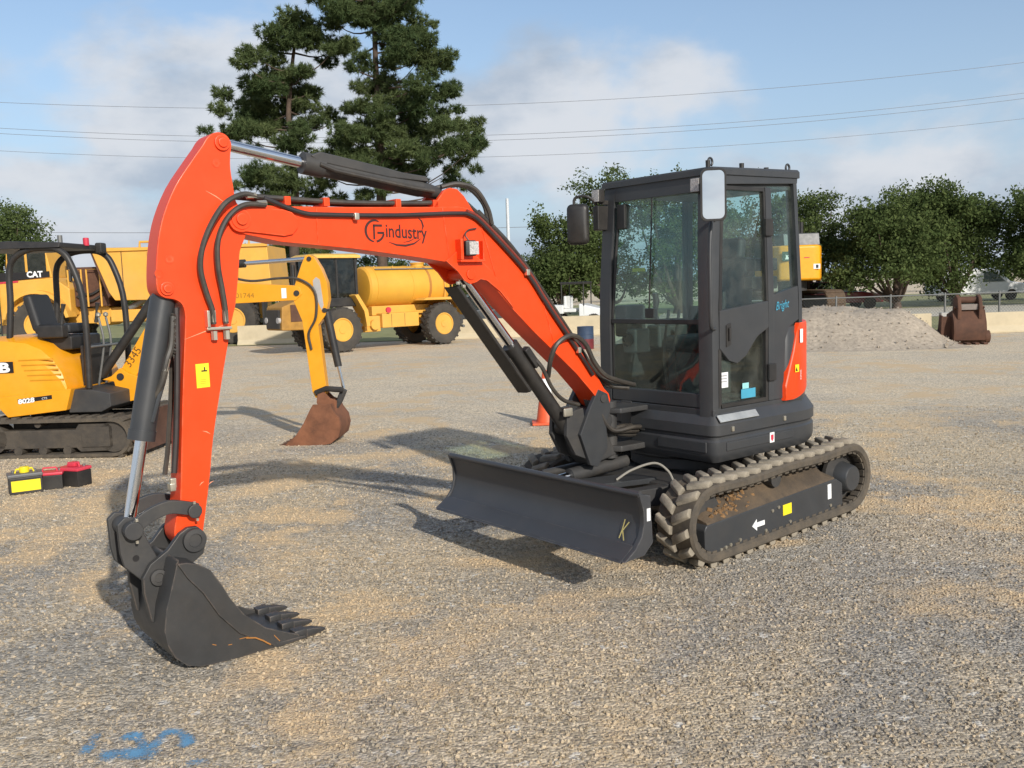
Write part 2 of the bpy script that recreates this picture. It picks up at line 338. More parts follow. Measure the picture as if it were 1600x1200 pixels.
# ---------------------------------------------------------------- ground
def ground_mat(name, stones=False):
    m = bpy.data.materials.new(name); m.use_nodes = True
    N, L = m.node_tree.nodes, m.node_tree.links
    b = N['Principled BSDF']; b.inputs['Roughness'].default_value = 0.9; b.inputs['Specular IOR Level'].default_value = 0.25
    geo = N.new("ShaderNodeNewGeometry"); pos = geo.outputs['Position']
    def noise(sc, det=5, ro=0.6, dist=0.0, vec=None):
        n = N.new("ShaderNodeTexNoise"); n.inputs['Scale'].default_value = sc; n.inputs['Detail'].default_value = det; n.inputs['Roughness'].default_value = ro
        n.inputs['Distortion'].default_value = dist; L.new(vec or pos, n.inputs['Vector']); return n
    def rng_(x, a, b_, c=0.0, d=1.0):
        n = N.new("ShaderNodeMapRange"); n.inputs[1].default_value = a; n.inputs[2].default_value = b_; n.inputs[3].default_value = c; n.inputs[4].default_value = d
        n.interpolation_type = 'SMOOTHSTEP'; L.new(x, n.inputs[0]); return n.outputs[0]
    def mix(f, a, c, mode='MIX'):
        n = N.new("ShaderNodeMixRGB"); n.blend_type = mode
        for i, v in enumerate((f, a, c)):
            if isinstance(v, tuple): n.inputs[i].default_value = v + (1,)
            elif isinstance(v, float): n.inputs[i].default_value = v
            else: L.new(v, n.inputs[i])
        return n.outputs[0]
    grey, tan, sand = (0.345, 0.312, 0.262), (0.52, 0.425, 0.295), (0.64, 0.475, 0.285)
    big = noise(0.33, 6, 0.62, 0.6); mid = noise(1.5, 7, 0.68)
    # long streaks left by wheels
    mpn = N.new("ShaderNodeMapping"); mpn.inputs['Rotation'].default_value = (0, 0, 0.35); mpn.inputs['Scale'].default_value = (0.16, 1.5, 1)
    L.new(pos, mpn.inputs[0]); streak = noise(0.8, 5, 0.6, 0.3, mpn.outputs[0])
    c = mix(rng_(big.outputs[0], 0.42, 0.58), grey, tan)
    c = mix(rng_(streak.outputs[0], 0.42, 0.66, 0.0, 0.45), c, (0.40, 0.35, 0.275))
    sy_ = N.new("ShaderNodeSeparateXYZ"); L.new(pos, sy_.inputs[0])           # the yard turns paler with distance, its edge broken by noise
    ly = N.new("ShaderNodeMath"); ly.operation = 'MULTIPLY_ADD'; ly.inputs[1].default_value = 5.0; L.new(big.outputs[0], ly.inputs[0]); L.new(sy_.outputs[1], ly.inputs[2])
    c = mix(rng_(ly.outputs[0], 11.0, 17.5, 0.0, 0.62), c, (0.66, 0.55, 0.395))
    sandm = N.new("ShaderNodeMath"); sandm.operation = 'MULTIPLY'
    L.new(rng_(noise(0.42, 6, 0.6, 0.8).outputs[0], 0.47, 0.58), sandm.inputs[0]); L.new(rng_(mid.outputs[0], 0.44, 0.56), sandm.inputs[1])
    vor = N.new("ShaderNodeTexVoronoi"); vor.inputs['Scale'].default_value = 62.0; L.new(pos, vor.inputs['Vector'])
    vor2 = N.new("ShaderNodeTexVoronoi"); vor2.inputs['Scale'].default_value = 27.0; L.new(pos, vor2.inputs['Vector'])
    sepc = N.new("ShaderNodeSeparateColor"); L.new(vor.outputs['Color'], sepc.inputs[0])
    sepd = N.new("ShaderNodeSeparateColor"); L.new(vor2.outputs['Color'], sepd.inputs[0])
    if stones:
        at = N.new("ShaderNodeAttribute"); at.attribute_type = 'INSTANCER'; at.attribute_name = "tone"
        val = rng_(at.outputs['Fac'], 0.0, 1.0, 0.58, 1.22)
        at2 = N.new("ShaderNodeAttribute"); at2.attribute_type = 'INSTANCER'; at2.attribute_name = "warm"
        c = mix(rng_(at2.outputs['Fac'], 0.25, 0.8, 0.0, 0.65), c, (0.52, 0.405, 0.265))
    else:
        val = rng_(sepc.outputs[0], 0.0, 1.0, 0.66, 1.42)
    cc = N.new("ShaderNodeCombineColor")
    for i in range(3): L.new(val, cc.inputs[i])
    speck = mix(1.0, c, cc.outputs[0], 'MULTIPLY')
    if not stones:
        spark = rng_(sepd.outputs[1], 0.96, 0.985); speck = mix(spark, speck, (0.66, 0.61, 0.52))
    sandf = N.new("ShaderNodeMath"); sandf.operation = 'MULTIPLY'; sandf.inputs[1].default_value = 0.70 if stones else 0.92; L.new(sandm.outputs[0], sandf.inputs[0])
    fin = mix(sandf.outputs[0], speck, sand)
    L.new(fin, b.inputs['Base Color'])
    bp = N.new("ShaderNodeBump"); bp.inputs['Strength'].default_value = 0.8; bp.inputs['Distance'].default_value = 0.012
    h = N.new("ShaderNodeMath"); h.operation = 'ADD'
    hm = N.new("ShaderNodeMath"); hm.operation = 'MULTIPLY'; hm.inputs[1].default_value = -1.2; L.new(vor.outputs['Distance'], hm.inputs[0])
    fine = noise(9.0, 8, 0.75); fm = N.new("ShaderNodeMath"); fm.operation = 'MULTIPLY'; fm.inputs[1].default_value = 2.6; L.new(fine.outputs[0], fm.inputs[0])
    L.new(hm.outputs[0], h.inputs[0]); L.new(fm.outputs[0], h.inputs[1])
    mp2 = N.new("ShaderNodeMapping"); mp2.inputs['Rotation'].default_value = (0, 0, -0.75); mp2.inputs['Scale'].default_value = (0.35, 5.0, 1)
    L.new(pos, mp2.inputs[0]); rut = noise(0.9, 4, 0.6, 0.5, mp2.outputs[0]); rm_ = N.new("ShaderNodeMath"); rm_.operation = 'MULTIPLY'; rm_.inputs[1].default_value = 3.4; L.new(rut.outputs[0], rm_.inputs[0])
    h2 = N.new("ShaderNodeMath"); h2.operation = 'ADD'; L.new(h.outputs[0], h2.inputs[0]); L.new(rm_.outputs[0], h2.inputs[1]); h = h2
    L.new(h.outputs[0], bp.inputs['Height']); L.new(bp.outputs[0], b.inputs['Normal'])
    return m
GROUND = ground_mat("gravel_ground"); STONE = ground_mat("gravel_stone", True)
TILT = 0.036
def hgt(x, y):
    """gentle unevenness of the yard, fading out with distance"""
    d = np.sqrt(x * x + y * y)
    xm, ym = -0.7819 * (x - 1.315) - 0.6234 * (y - 7.0), 0.6234 * (x - 1.315) - 0.7819 * (y - 7.0)
    f = np.clip((2.7 - np.sqrt(xm ** 2 + ym ** 2)) / 1.3, 0, 1); g = np.clip((d - 0) / 1, 0, 1)
    und = np.clip((np.sqrt(xm ** 2 + ym ** 2) - 1.4) / 1.4, 0, 1)
    und = und * np.clip((np.sqrt((x + 1.75) ** 2 + (y - 4.7) ** 2) - 0.7) / 0.8, 0, 1)
    return -TILT * xm * f * f * (3 - 2 * f) + und * 0.012 * np.sin(x * 1.7 + 0.6 * np.sin(y * 1.1)) * np.sin(y * 1.3 + 0.4) * np.clip(1.4 - d / 18, 0, 1)
gx = np.concatenate([[-2500, -700, -200, -80, -40], np.linspace(-24, 24, 193), [40, 80, 200, 700, 2500]])
gy = np.concatenate([[-600, -100, -20], np.linspace(-2, 30, 161), [38, 50, 80, 150, 400, 1200, 3500]])
X, Y = np.meshgrid(gx, gy); Z = hgt(X, Y)
# keep the pads the machines stand on level
nx, ny = len(gx), len(gy)
gv = np.stack([X.ravel(), Y.ravel(), Z.ravel()], 1)
gf = [(j * nx + i, j * nx + i + 1, (j + 1) * nx + i + 1, (j + 1) * nx + i) for j in range(ny - 1) for i in range(nx - 1)]
me = bpy.data.meshes.new("ground"); me.from_pydata(gv.tolist(), [], gf); me.materials.append(GROUND)
me.polygons.foreach_set('use_smooth', [True] * len(me.polygons))
ground = link_mesh("ground", me); tag(ground, kind="structure")

# loose stones of the gravel, as one mass
px = np.linspace(-7.5, 8.5, 81); py = np.linspace(2.6, 12.5, 51); PX, PY = np.meshgrid(px, py)
lim = 0.66 * PY + 0.9
V = np.stack([PX.ravel(), PY.ravel(), hgt(PX, PY).ravel() + 0.001], 1)
F = [(j * 81 + i, j * 81 + i + 1, (j + 1) * 81 + i + 1, (j + 1) * 81 + i) for j in range(50) for i in range(80)
     if abs(0.5 * (px[i] + px[i + 1])) < 0.66 * py[j] + 0.9]
me = bpy.data.meshes.new("gravel"); me.from_pydata(V.tolist(), [], F); me.materials.append(STONE)
at = me.attributes.new("dens", 'FLOAT', 'POINT')
at.data.foreach_set('value', np.clip(1.25 - (PY.ravel() - 2.6) / 9.0, 0.12, 1).astype(np.float32))
gravel = link_mesh("gravel", me); tag(gravel, "loose grey and tan gravel stones strewn over the yard", "gravel", kind="stuff")
ng = bpy.data.node_groups.new("gravel_scatter", 'GeometryNodeTree')
ng.interface.new_socket("Geometry", in_out='INPUT', socket_type='NodeSocketGeometry'); ng.interface.new_socket("Geometry", in_out='OUTPUT', socket_type='NodeSocketGeometry')
G, GL = ng.nodes, ng.links
gi, go = G.new("NodeGroupInput"), G.new("NodeGroupOutput")
dp = G.new("GeometryNodeDistributePointsOnFaces"); dp.inputs['Seed'].default_value = 3
da = G.new("GeometryNodeInputNamedAttribute"); da.data_type = 'FLOAT'; da.inputs[0].default_value = "dens"
pn = G.new("ShaderNodeTexNoise"); pn.inputs['Scale'].default_value = 0.55; pn.inputs['Detail'].default_value = 4
pr = G.new("ShaderNodeMapRange"); pr.inputs[1].default_value = 0.35; pr.inputs[2].default_value = 0.65; pr.inputs[3].default_value = 3000.0; pr.inputs[4].default_value = 1100.0
GL.new(pn.outputs[0], pr.inputs[0])
dm = G.new("ShaderNodeMath"); dm.operation = 'MULTIPLY'; GL.new(da.outputs[0], dm.inputs[0]); GL.new(pr.outputs[0], dm.inputs[1])
GL.new(gi.outputs[0], dp.inputs[0]); GL.new(dm.outputs[0], dp.inputs['Density'])
join = G.new("GeometryNodeJoinGeometry")
for k in range(4):
    ic = G.new("GeometryNodeMeshIcoSphere"); ic.inputs['Subdivisions'].default_value = 1 if k < 3 else 2; ic.inputs['Radius'].default_value = 1.0
    sp = G.new("GeometryNodeSetPosition")
    wn_ = G.new("ShaderNodeTexWhiteNoise"); wn_.noise_dimensions = '4D'; wn_.inputs['W'].default_value = 1.7 * k + 0.3
    psn = G.new("GeometryNodeInputPosition"); GL.new(psn.outputs[0], wn_.inputs['Vector'])
    vs = G.new("ShaderNodeVectorMath"); vs.operation = 'MULTIPLY_ADD'; GL.new(wn_.outputs['Color'], vs.inputs[0]); vs.inputs[1].default_value = (0.75, 0.75, 0.75); vs.inputs[2].default_value = (-0.37, -0.37, -0.37)
    GL.new(ic.outputs[0], sp.inputs[0]); GL.new(vs.outputs[0], sp.inputs['Offset'])
    sm = G.new("GeometryNodeSetMaterial"); sm.inputs['Material'].default_value = STONE; GL.new(sp.outputs[0], sm.inputs[0])
    gti = G.new("GeometryNodeGeometryToInstance"); GL.new(sm.outputs[0], gti.inputs[0]); GL.new(gti.outputs[0], join.inputs[0])
iop = G.new("GeometryNodeInstanceOnPoints"); iop.inputs['Pick Instance'].default_value = True
GL.new(dp.outputs[0], iop.inputs['Points']); GL.new(join.outputs[0], iop.inputs['Instance'])
rr = G.new("FunctionNodeRandomValue"); rr.data_type = 'FLOAT_VECTOR'; rr.inputs[0].default_value = (0, 0, 0); rr.inputs[1].default_value = (6.28, 6.28, 6.28); GL.new(rr.outputs[0], iop.inputs['Rotation'])
rs = G.new("FunctionNodeRandomValue"); rs.data_type = 'FLOAT'; rs.inputs[2].default_value = 0.0; rs.inputs[3].default_value = 1.0; rs.inputs['Seed'].default_value = 5
pw = G.new("ShaderNodeMath"); pw.operation = 'POWER'; pw.inputs[1].default_value = 3.2; GL.new(rs.outputs[1], pw.inputs[0])
ms = G.new("ShaderNodeMath"); ms.operation = 'MULTIPLY_ADD'; ms.inputs[1].default_value = 0.0078; ms.inputs[2].default_value = 0.0034; GL.new(pw.outputs[0], ms.inputs[0])
cx = G.new("ShaderNodeCombineXYZ")
mz = G.new("ShaderNodeMath"); mz.operation = 'MULTIPLY'; mz.inputs[1].default_value = 0.72; GL.new(ms.outputs[0], mz.inputs[0])
GL.new(ms.outputs[0], cx.inputs[0]); GL.new(ms.outputs[0], cx.inputs[1]); GL.new(mz.outputs[0], cx.inputs[2]); GL.new(cx.outputs[0], iop.inputs['Scale'])
prev = iop.outputs[0]
for nm, sd in (("tone", 11), ("warm", 12)):
    sa = G.new("GeometryNodeStoreNamedAttribute"); sa.data_type = 'FLOAT'; sa.domain = 'INSTANCE'; sa.inputs['Name'].default_value = nm
    rv = G.new("FunctionNodeRandomValue"); rv.data_type = 'FLOAT'; rv.inputs['Seed'].default_value = sd
    GL.new(prev, sa.inputs[0]); GL.new(rv.outputs[1], sa.inputs['Value']); prev = sa.outputs[0]
GL.new(prev, go.inputs[0])
md = gravel.modifiers.new("scatter", 'NODES'); md.node_group = ng

# ---------------------------------------------------------------- the orange mini excavator (x forward, y left, z up)
EX = empty("mini_excavator", (1.315, 7.0, 0.0), 3.8147)
tag(EX, "orange and charcoal mini excavator with enclosed cab, logo on its boom", "excavator")
A, D = -0.2, 0.0                                     # boom faces
def part(name, mb, m, parent=EX, **k): return mb.build(name, m, parent, **k)

# --- tracks
FX, RX, CZ, RB = 0.72, -0.865, 0.288, 0.256
def loop_points(r, n_arc=14, n_st=16):
    P = []
    for k in range(n_st): P.append((RX + (FX - RX) * k / n_st, CZ - r, 0.0, -1.0))
    for k in range(n_arc):
        a = -math.pi / 2 + math.pi * k / n_arc; P.append((FX + r * math.cos(a), CZ + r * math.sin(a), math.cos(a), math.sin(a)))
    for k in range(n_st):
        t = k / n_st; sag = 0.012 * math.sin(math.pi * t * 2) ** 2
        P.append((FX + (RX - FX) * t, CZ + r - sag, 0.0, 1.0))
    for k in range(n_arc):
        a = math.pi / 2 + math.pi * k / n_arc; P.append((RX + r * math.cos(a), CZ + r * math.sin(a), math.cos(a), math.sin(a)))
    return P
lug_mb = MB()
def lug_ring(z, g): return [(0.004 + g, -0.066, z), (0.066 - g, -0.060, z), (0.004 - g, 0.062, z), (-0.066 + g, 0.058, z)]
lug_mb.loft([lug_ring(-0.006, 0.0), lug_ring(0.018, 0.003), lug_ring(0.033, 0.010)])
lug_me = lug_mb.mesh("tread_lug", LUG, bevel=0.004, seg=1)
per = 2 * (FX - RX) + 2 * math.pi * RB
def on_loop(s):
    s %= per; L_ = FX - RX; arc = math.pi * RB
    if s < L_: return (RX + s, CZ - RB, -math.pi / 2)
    s -= L_
    if s < arc: a = -math.pi / 2 + s / RB; return (FX + RB * math.cos(a), CZ + RB * math.sin(a), a)
    s -= arc
    if s < L_: return (FX - s, CZ + RB - 0.010 * math.sin(math.pi * 2 * s / L_) ** 2, math.pi / 2)
    s -= L_; a = math.pi / 2 + s / RB
    return (RX + RB * math.cos(a), CZ + RB * math.sin(a), a)
for side in (1, -1):
    y0, y1 = (0.576, 0.876) if side > 0 else (-0.876, -0.576)
    s = side; yc = (y0 + y1) / 2; belt = MB(); rings = []
    for (x, z, nx_, nz_) in loop_points(RB):
        q = [(y0, -0.015), (y0 + 0.016, 0.0), (y1 - 0.016, 0.0), (y1, -0.015), (y1 - 0.003, -0.050), (y1 - 0.02, -0.062), (yc + 0.05, -0.050), (yc - 0.05, -0.050), (y0 + 0.02, -0.062), (y0 + 0.003, -0.050)]
        rings.append([(x + nx_ * o, yy, z + nz_ * o) for yy, o in q])
    belt.loft(rings, closed=True)
    tr = part("track", belt, RUBBER); tr.rotation_euler = (0, TILT, 0)
    n_l = 38
    for k in range(n_l):
        for row in (0, 1):
            x, z, a = on_loop((k + 0.5 * row) * per / n_l)
            nrm = Vector((math.cos(a), 0, math.sin(a))); tang = Vector((-math.sin(a), 0, math.cos(a)))
            sy = 1 if row == 0 else -1
            yv = Vector((0, 1 if row == 0 else -1, 0))
            ty = tang
            # columns: local x -> tangent, local y -> across (towards the middle), local z -> outwards
            ctr = Vector((x, yc - sy * 0.066, z))
            mt = Matrix((ty, yv, nrm)).transposed().to_4x4(); mt.translation = ctr
            link_mesh("tread_lug", lug_me, tr, mt)
    inner = MB()
    for k in range(60):
        x, z, a = on_loop(k * per / 60)
        rot = Matrix((Vector((-math.sin(a), 0, math.cos(a))), Vector((0, 1, 0)), Vector((math.cos(a), 0, math.sin(a))))).transposed()
        n_ = Vector((math.cos(a), 0, math.sin(a)))
        for yy in (y0 + 0.055, y1 - 0.055): inner.box(Vector((x, yy, z)) - n_ * 0.066, (0.045, 0.06, 0.022), rot)
    tag(part("inner_links", inner, RUBBER, tr), kind="stuff")
    # frame between the wheels, its outer plate with chamfered ends
    fr = MB(); o = [(0.79, 0.290), (0.815, 0.26), (0.815, 0.135), (0.70, 0.06), (-0.70, 0.075), (-0.765, 0.10), (-0.765, 0.265), (-0.68, 0.315)]
    fr.prism(o, s * 0.64, s * 0.848)
    fo = part("track_frame", fr, GREY, bevel=0.01); fo.rotation_euler = (0, TILT, 0)
    ins = MB(); ins.loft([[(x, s * 0.842, z0), (x, s * 0.835, z0 + 0.012), (x, s * 0.70, z1), (x, s * 0.60, z1), (x, s * 0.60, z0)] for x, z0, z1 in ((0.78, 0.287, 0.34), (0.70, 0.289, 0.385), (0.05, 0.300, 0.415), (-0.60, 0.311, 0.425), (-0.67, 0.313, 0.36))])
    part("frame_cover", ins, mat("mud_dusted_steel", (0.06, 0.047, 0.035), 0.9, var=0.3, dust=0.7, dust_col=(0.15, 0.10, 0.055), dscale=6, bump=0.5, bscale=60) if s > 0 else MATS["mud_dusted_steel"], fo, ang=30)
    for (cx_, r_) in ((FX, 0.185), (RX, 0.185)):
        whl = MB(); whl.lathe([(0.03, -0.09), (r_, -0.09), (r_, -0.06), (r_ * 0.8, -0.04), (r_ * 0.8, 0.0), (r_, 0.02), (r_, 0.05), (0.03, 0.05)], (cx_, yc - s * 0.02, CZ), (0, 1, 0), 36)
        part("track_wheel", whl, GREYD, fo)
    for k in range(4): part("track_roller", MB().cyl((0.5 - 0.35 * k, s * 0.62, 0.10), (0.5 - 0.35 * k, s * 0.83, 0.10), 0.055, n=20), GREYD, fo)
    part("carrier_roller", MB().cyl((-0.02, s * 0.64, 0.43), (-0.02, s * 0.80, 0.43), 0.055, n=20), GREYD, fo)
    hub = MB().lathe([(0.13, 0.0), (0.13, s * 0.10), (0.118, s * 0.13), (0.098, s * 0.215), (0.090, s * 0.224), (0.0005, s * 0.226)], (RX - 0.03, s * 0.63, 0.275), (0, 1, 0), 40)
    part("travel_motor", hub, GREY, fo)
    if s > 0:
        arr = [(-0.13, 0.0), (-0.06, 0.05), (-0.06, 0.02), (0.06, 0.02), (0.06, -0.02), (-0.06, -0.02), (-0.06, -0.05)]
        MB().prism([(0.235 - a * 0.72, 0.18 + c * 0.8) for a, c in arr], 0.8485, 0.851).build("white_arrow", WHITE, fo)
        plate("yellow_sticker", (-0.07, 0.8485, 0.215), (-1, 0, 0), (0, 0, 1), 0.10, 0.075, 0.002, YSTICK, fo)
        plate("white_sticker", (-0.59, 0.8485, 0.235), (-1, 0, 0), (0, 0, 1), 0.045, 0.11, 0.002, WHITE, fo)
        for bx_, bz in ((0.66, 0.10), (0.61, 0.105), (0.56, 0.11), (0.46, 0.12), (0.1, 0.24), (0.03, 0.25), (0.18, 0.12), (-0.1, 0.12), (-0.6, 0.13)):
            MB().cyl((bx_, 0.847, bz), (bx_, 0.855, bz), 0.012, n=10).build("bolt", STEEL, fo)
        mud = MB()
        for k in range(130):
            cx_ = random.choice((random.uniform(-0.62, 0.72), random.gauss(0.45, 0.14))); cx_ = min(0.70, max(-0.62, cx_)); yy_ = random.uniform(0.66, 0.825)
            c_ = Vector((cx_, yy_, (0.405 if yy_ < 0.70 else 0.405 - (yy_ - 0.70) * 0.78) + random.uniform(-0.004, 0.006)))
            r_ = random.uniform(0.004, 0.017)
            rt = Matrix.Rotation(random.uniform(0, 6), 3, Vector((random.random(), random.random(), 1)).normalized())
            mud.box(c_, (r_ * 2.2, r_ * 1.6, r_), rt)
        tag(part("mud_clods", mud, MUD, fo, bevel=0.004, seg=1), kind="stuff")
# --- undercarriage centre and blade
cf = MB(); cf.b(-0.55, 0.62, -0.62, 0.62, 0.22, 0.40); cf.b(0.3, 0.72, -0.45, 0.45, 0.26, 0.46)
cf.lathe([(0.40, 0.0), (0.40, 0.10), (0.36, 0.12), (0.36, 0.22)], (-0.05, 0.0, 0.38), (0, 0, 1), 40)
part("undercarriage_frame", cf, GREYD, bevel=0.012)
bp_ = [(1.528, 0.600), (1.505, 0.56), (1.488, 0.50), (1.487, 0.44), (1.50, 0.375), (1.53, 0.32), (1.58, 0.275), (1.66, 0.232)]
bs = smooth_path([(a, 0, b_) for a, b_ in bp_], 3)
front = [(p[0], p[2]) for p in bs]; back = [(p[0] - 0.018, p[2] - 0.012) for p in bs[::-1]]
bl = part("dozer_blade", MB().prism(front + back, -0.955, 0.925), BLADE, ang=50)
part("blade_lip", MB().tube([(1.522, -0.957, 0.602), (1.522, 0.955, 0.602)], 0.019, 14), BLADE, bl)
part("cutting_edge", MB().prism([(1.555, 0.302), (1.672, 0.222), (1.655, 0.212), (1.54, 0.288)], -0.96, 0.928), BLADE, bl, bevel=0.002)
for ya, yb in ((0.926, 0.962), (-0.978, -0.956)):
    part("end_plate", MB().prism([(1.54, 0.612), (1.44, 0.585), (1.425, 0.30), (1.50, 0.235), (1.668, 0.226), (1.575, 0.285), (1.52, 0.35), (1.50, 0.42), (1.50, 0.50)], ya, yb), BLADE, bl, bevel=0.006)
plate("white_sticker", (1.462, 0.963, 0.475), (-1, 0, 0), (0, 0, 1), 0.03, 0.075, 0.0015, WHITE, bl)
# chalk letter K on the blade
mk = MB()
for pts in ([(1.494, 0.806, 0.425), (1.514, 0.800, 0.365), (1.540, 0.797, 0.318)], [(1.497, 0.842, 0.415), (1.517, 0.806, 0.362)], [(1.516, 0.804, 0.363), (1.545, 0.840, 0.312)]):
    v_, f_ = ribbon(pts, 0.008, (0.9, 0, 0.4), 0.003); mk.add(v_, f_)
part("chalk_letter", mk, mat("chalk", (0.55, 0.46, 0.16), 0.9), bl, flat=True)
for yb in (0.40, -0.40):
    arm_ = MB().prism([(1.48, 0.50), (1.48, 0.36), (0.95, 0.34), (0.50, 0.30), (0.45, 0.36), (0.50, 0.44), (0.95, 0.46)], yb - 0.05, yb + 0.05)
    part("blade_arm", arm_, GREYD, bevel=0.01)
part("blade_link", MB().box((0.95, 0.16, 0.475), (0.62, 0.24, 0.04), Matrix.Rotation(R(-4), 3, 'Y')), GREY, bevel=0.008)
bc = MB(); bc.cyl((0.55, -0.12, 0.53), (1.10, -0.12, 0.50), 0.05); bc.cyl((0.5, -0.3, 0.52), (1.2, -0.3, 0.50), 0.03); part("blade_cylinder", bc, GREYD)
part("blade_cylinder_rod", MB().cyl((1.10, -0.12, 0.50), (1.47, -0.12, 0.48), 0.028), CHROME)
part("blade_hose", MB().tube([(0.98, 0.22, 0.50), (0.88, 0.27, 0.56), (0.75, 0.36, 0.60), (0.68, 0.42, 0.54), (0.66, 0.47, 0.45), (0.58, 0.52, 0.43)], 0.0085, 8, 6), mat("pale_hose", (0.26, 0.24, 0.20), 0.5))
part("gusset", MB().prism([(1.47, 0.56), (1.10, 0.40), (1.47, 0.36)], 0.58, 0.61), GREYD, bevel=0.003)

# --- upper structure (house)
def house_outline(front_x, side_y, rear_x, rc, fr_y, n=14, rf=0.07):
    """ccw plan outline"""
    P = []
    for k in range(6): a = R(0 + 90 * k / 5); P.append((front_x - rf + rf * math.cos(a), side_y - rf + rf * math.sin(a)))
    for k in range(n): a = R(90 + 90 * k / (n - 1)); P.append((rear_x + rc + rc * math.cos(a), side_y - rc + rc * math.sin(a)))
    for k in range(n): a = R(180 + 90 * k / (n - 1)); P.append((rear_x + rc + rc * math.cos(a), -0.66 + rc + rc * math.sin(a)))
    P += [(front_x - 0.25, -0.66), (front_x - 0.12, -0.60), (front_x - 0.12, fr_y - 0.03), (front_x - 0.03, fr_y), (front_x, fr_y + 0.03)]
    return P
ho = house_outline(0.492, 0.675, -1.0, 0.52, -0.13)
sk = MB().sweep(ho, [(-0.10, 0.575), (-0.035, 0.59), (-0.006, 0.63), (0.0, 0.655), (0.0, 0.735), (-0.012, 0.75), (-0.012, 0.765), (0.004, 0.78), (0.004, 0.850), (-0.008, 0.868), (-0.05, 0.93)])
skirt = part("house_skirt", sk, GREY, ang=30)
part("turntable", MB().lathe([(0.46, 0.0), (0.46, 0.07), (0.50, 0.09), (0.50, 0.12)], (-0.05, 0, 0.48), (0, 0, 1), 48), GREYD)
part("engine_hood", MB().sweep(house_outline(-0.33, 0.645, -0.925, 0.50, -0.2), [(0.0, 0.932), (0.0, 1.40), (-0.02, 1.47), (-0.08, 1.515)]), GREY, ang=30)
# orange side panel wrapping round the rear corner
oc = []
for k in range(16):
    a = R(90 + 74 * k / 15); oc.append((-0.425 + 0.506 * math.cos(a), 0.147 + 0.506 * math.sin(a)))
op = MB(); low, top_ = [], []
prof = [(-0.322, 0.655)] + oc
rings = []
for i, (x, y) in enumerate(prof):
    t = i / (len(prof) - 1); zt_ = 1.05 + 0.44 * min(1, max(0, (t - 0.0) / 0.16)) ** 0.6 + 0.02 * t
    zl = 0.94 + 0.13 * max(0, t - 0.08)
    rings.append([(x, y, zl), (x * 1.0, y + 0.006, zl + 0.02), (x, y + 0.006, zt_ - 0.02), (x, y, zt_), (x + 0.01, y - 0.03, zt_), (x + 0.01, y - 0.03, zl)])
op.loft(rings); opn = part("orange_side_panel", op, ORANGE, ang=30)
plate("white_sticker", (-0.51, 0.662, 1.40), (-0.98, -0.16, 0), (0, 0, 1), 0.045, 0.10, 0.0015, WHITE, opn)
lb = plate("warning_label", (-0.455, 0.662, 1.165), (-0.99, -0.1, 0), (0, 0, 1), 0.055, 0.055, 0.0015, YSTICK, opn); 
part("warning_print", MB().prism([(-0.43, 1.145), (-0.46, 1.145), (-0.445, 1.175)], 0.6645, 0.6655), BSTICK, opn)
text("decal_text", "KING", 0.03, (-0.50, 0.667, 1.08), (0, 0, 1), (0.98, 0.2, 0), WHITE, opn)
part("step_plate", MB().box((0.235, 0.665, 0.893), (0.42, 0.055, 0.008), Matrix.Rotation(R(-52), 3, 'X')), SILVER, skirt, bevel=0.002)
for bx_, bz in ((0.32, 0.815), (-0.27, 0.82)): part("tie_hook", MB().box((bx_, 0.682, bz), (0.025, 0.02, 0.035)), STEEL, skirt, bevel=0.005)
wd = plate("warning_label", (-0.12, 0.6838, 0.70), (-1, 0, 0), (0, 0, 1), 0.052, 0.072, 0.0015, WHITE, skirt)
part("red_mark", MB().prism([(-0.105, 0.69), (-0.12, 0.67), (-0.135, 0.69), (-0.135, 0.72), (-0.105, 0.72)], 0.6855, 0.6865), REDP, skirt)
plate("maker_plate", (0.4925, -0.02, 0.80), (0, 1, 0), (0, 0, 1), 0.10, 0.075, 0.003, mat("dull_plate", (0.10, 0.10, 0.10), 0.4, metal=0.6), skirt)
plate("white_sticker", (0.4925, 0.075, 0.83), (0, 1, 0), (0, 0, 1), 0.05, 0.03, 0.003, WHITE, skirt)
part("front_boss", MB().prism([(0.16, 0.66), (0.60, 0.66), (0.60, 0.735), (0.19, 0.735), (0.16, 0.72)], 0.485, 0.502, 'yz'), GREY, skirt, bevel=0.008)
part("side_boss", MB().prism([(0.38, 0.665), (-0.38, 0.665), (-0.38, 0.728), (0.38, 0.728)], 0.66, 0.683), GREY, skirt, bevel=0.008)

# --- cab
def yl(z): return 0.635 - 0.035 * max(0, (z - 1.6) / 0.9)
def yr(z): return -0.470 + 0.030 * max(0, (z - 1.6) / 0.9)
def xf(z): return 0.462 - 0.055 * max(0, (z - 1.6) / 0.9) ** 1.4
def side_plate(pts, t0, t1):
    mb = MB(); n = len(pts)
    mb.add([(x, yl(z) + t0, z) for x, z in pts] + [(x, yl(z) + t1, z) for x, z in pts],
           [tuple(range(n)), tuple(range(2 * n - 1, n - 1, -1))] + [(i, (i + 1) % n, n + (i + 1) % n, n + i) for i in range(n)])
    return mb
CABF = MB()
zs = [0.90, 1.2, 1.5, 1.75, 2.0, 2.25, 2.53]
def sw(z): return 0.03 + 0.06 * max(0, (z - 1.45) / 1.05)
CABF.loft([[(xf(z), yl(z) - 0.118, z), (xf(z), yl(z) - 0.045, z), (xf(z) - 0.012, yl(z) - 0.012, z), (xf(z) - 0.05, yl(z), z), (xf(z) - 0.05 - sw(z), yl(z), z), (xf(z) - 0.05 - sw(z), yl(z) - 0.035, z), (xf(z) - 0.05, yl(z) - 0.118, z)] for z in zs])
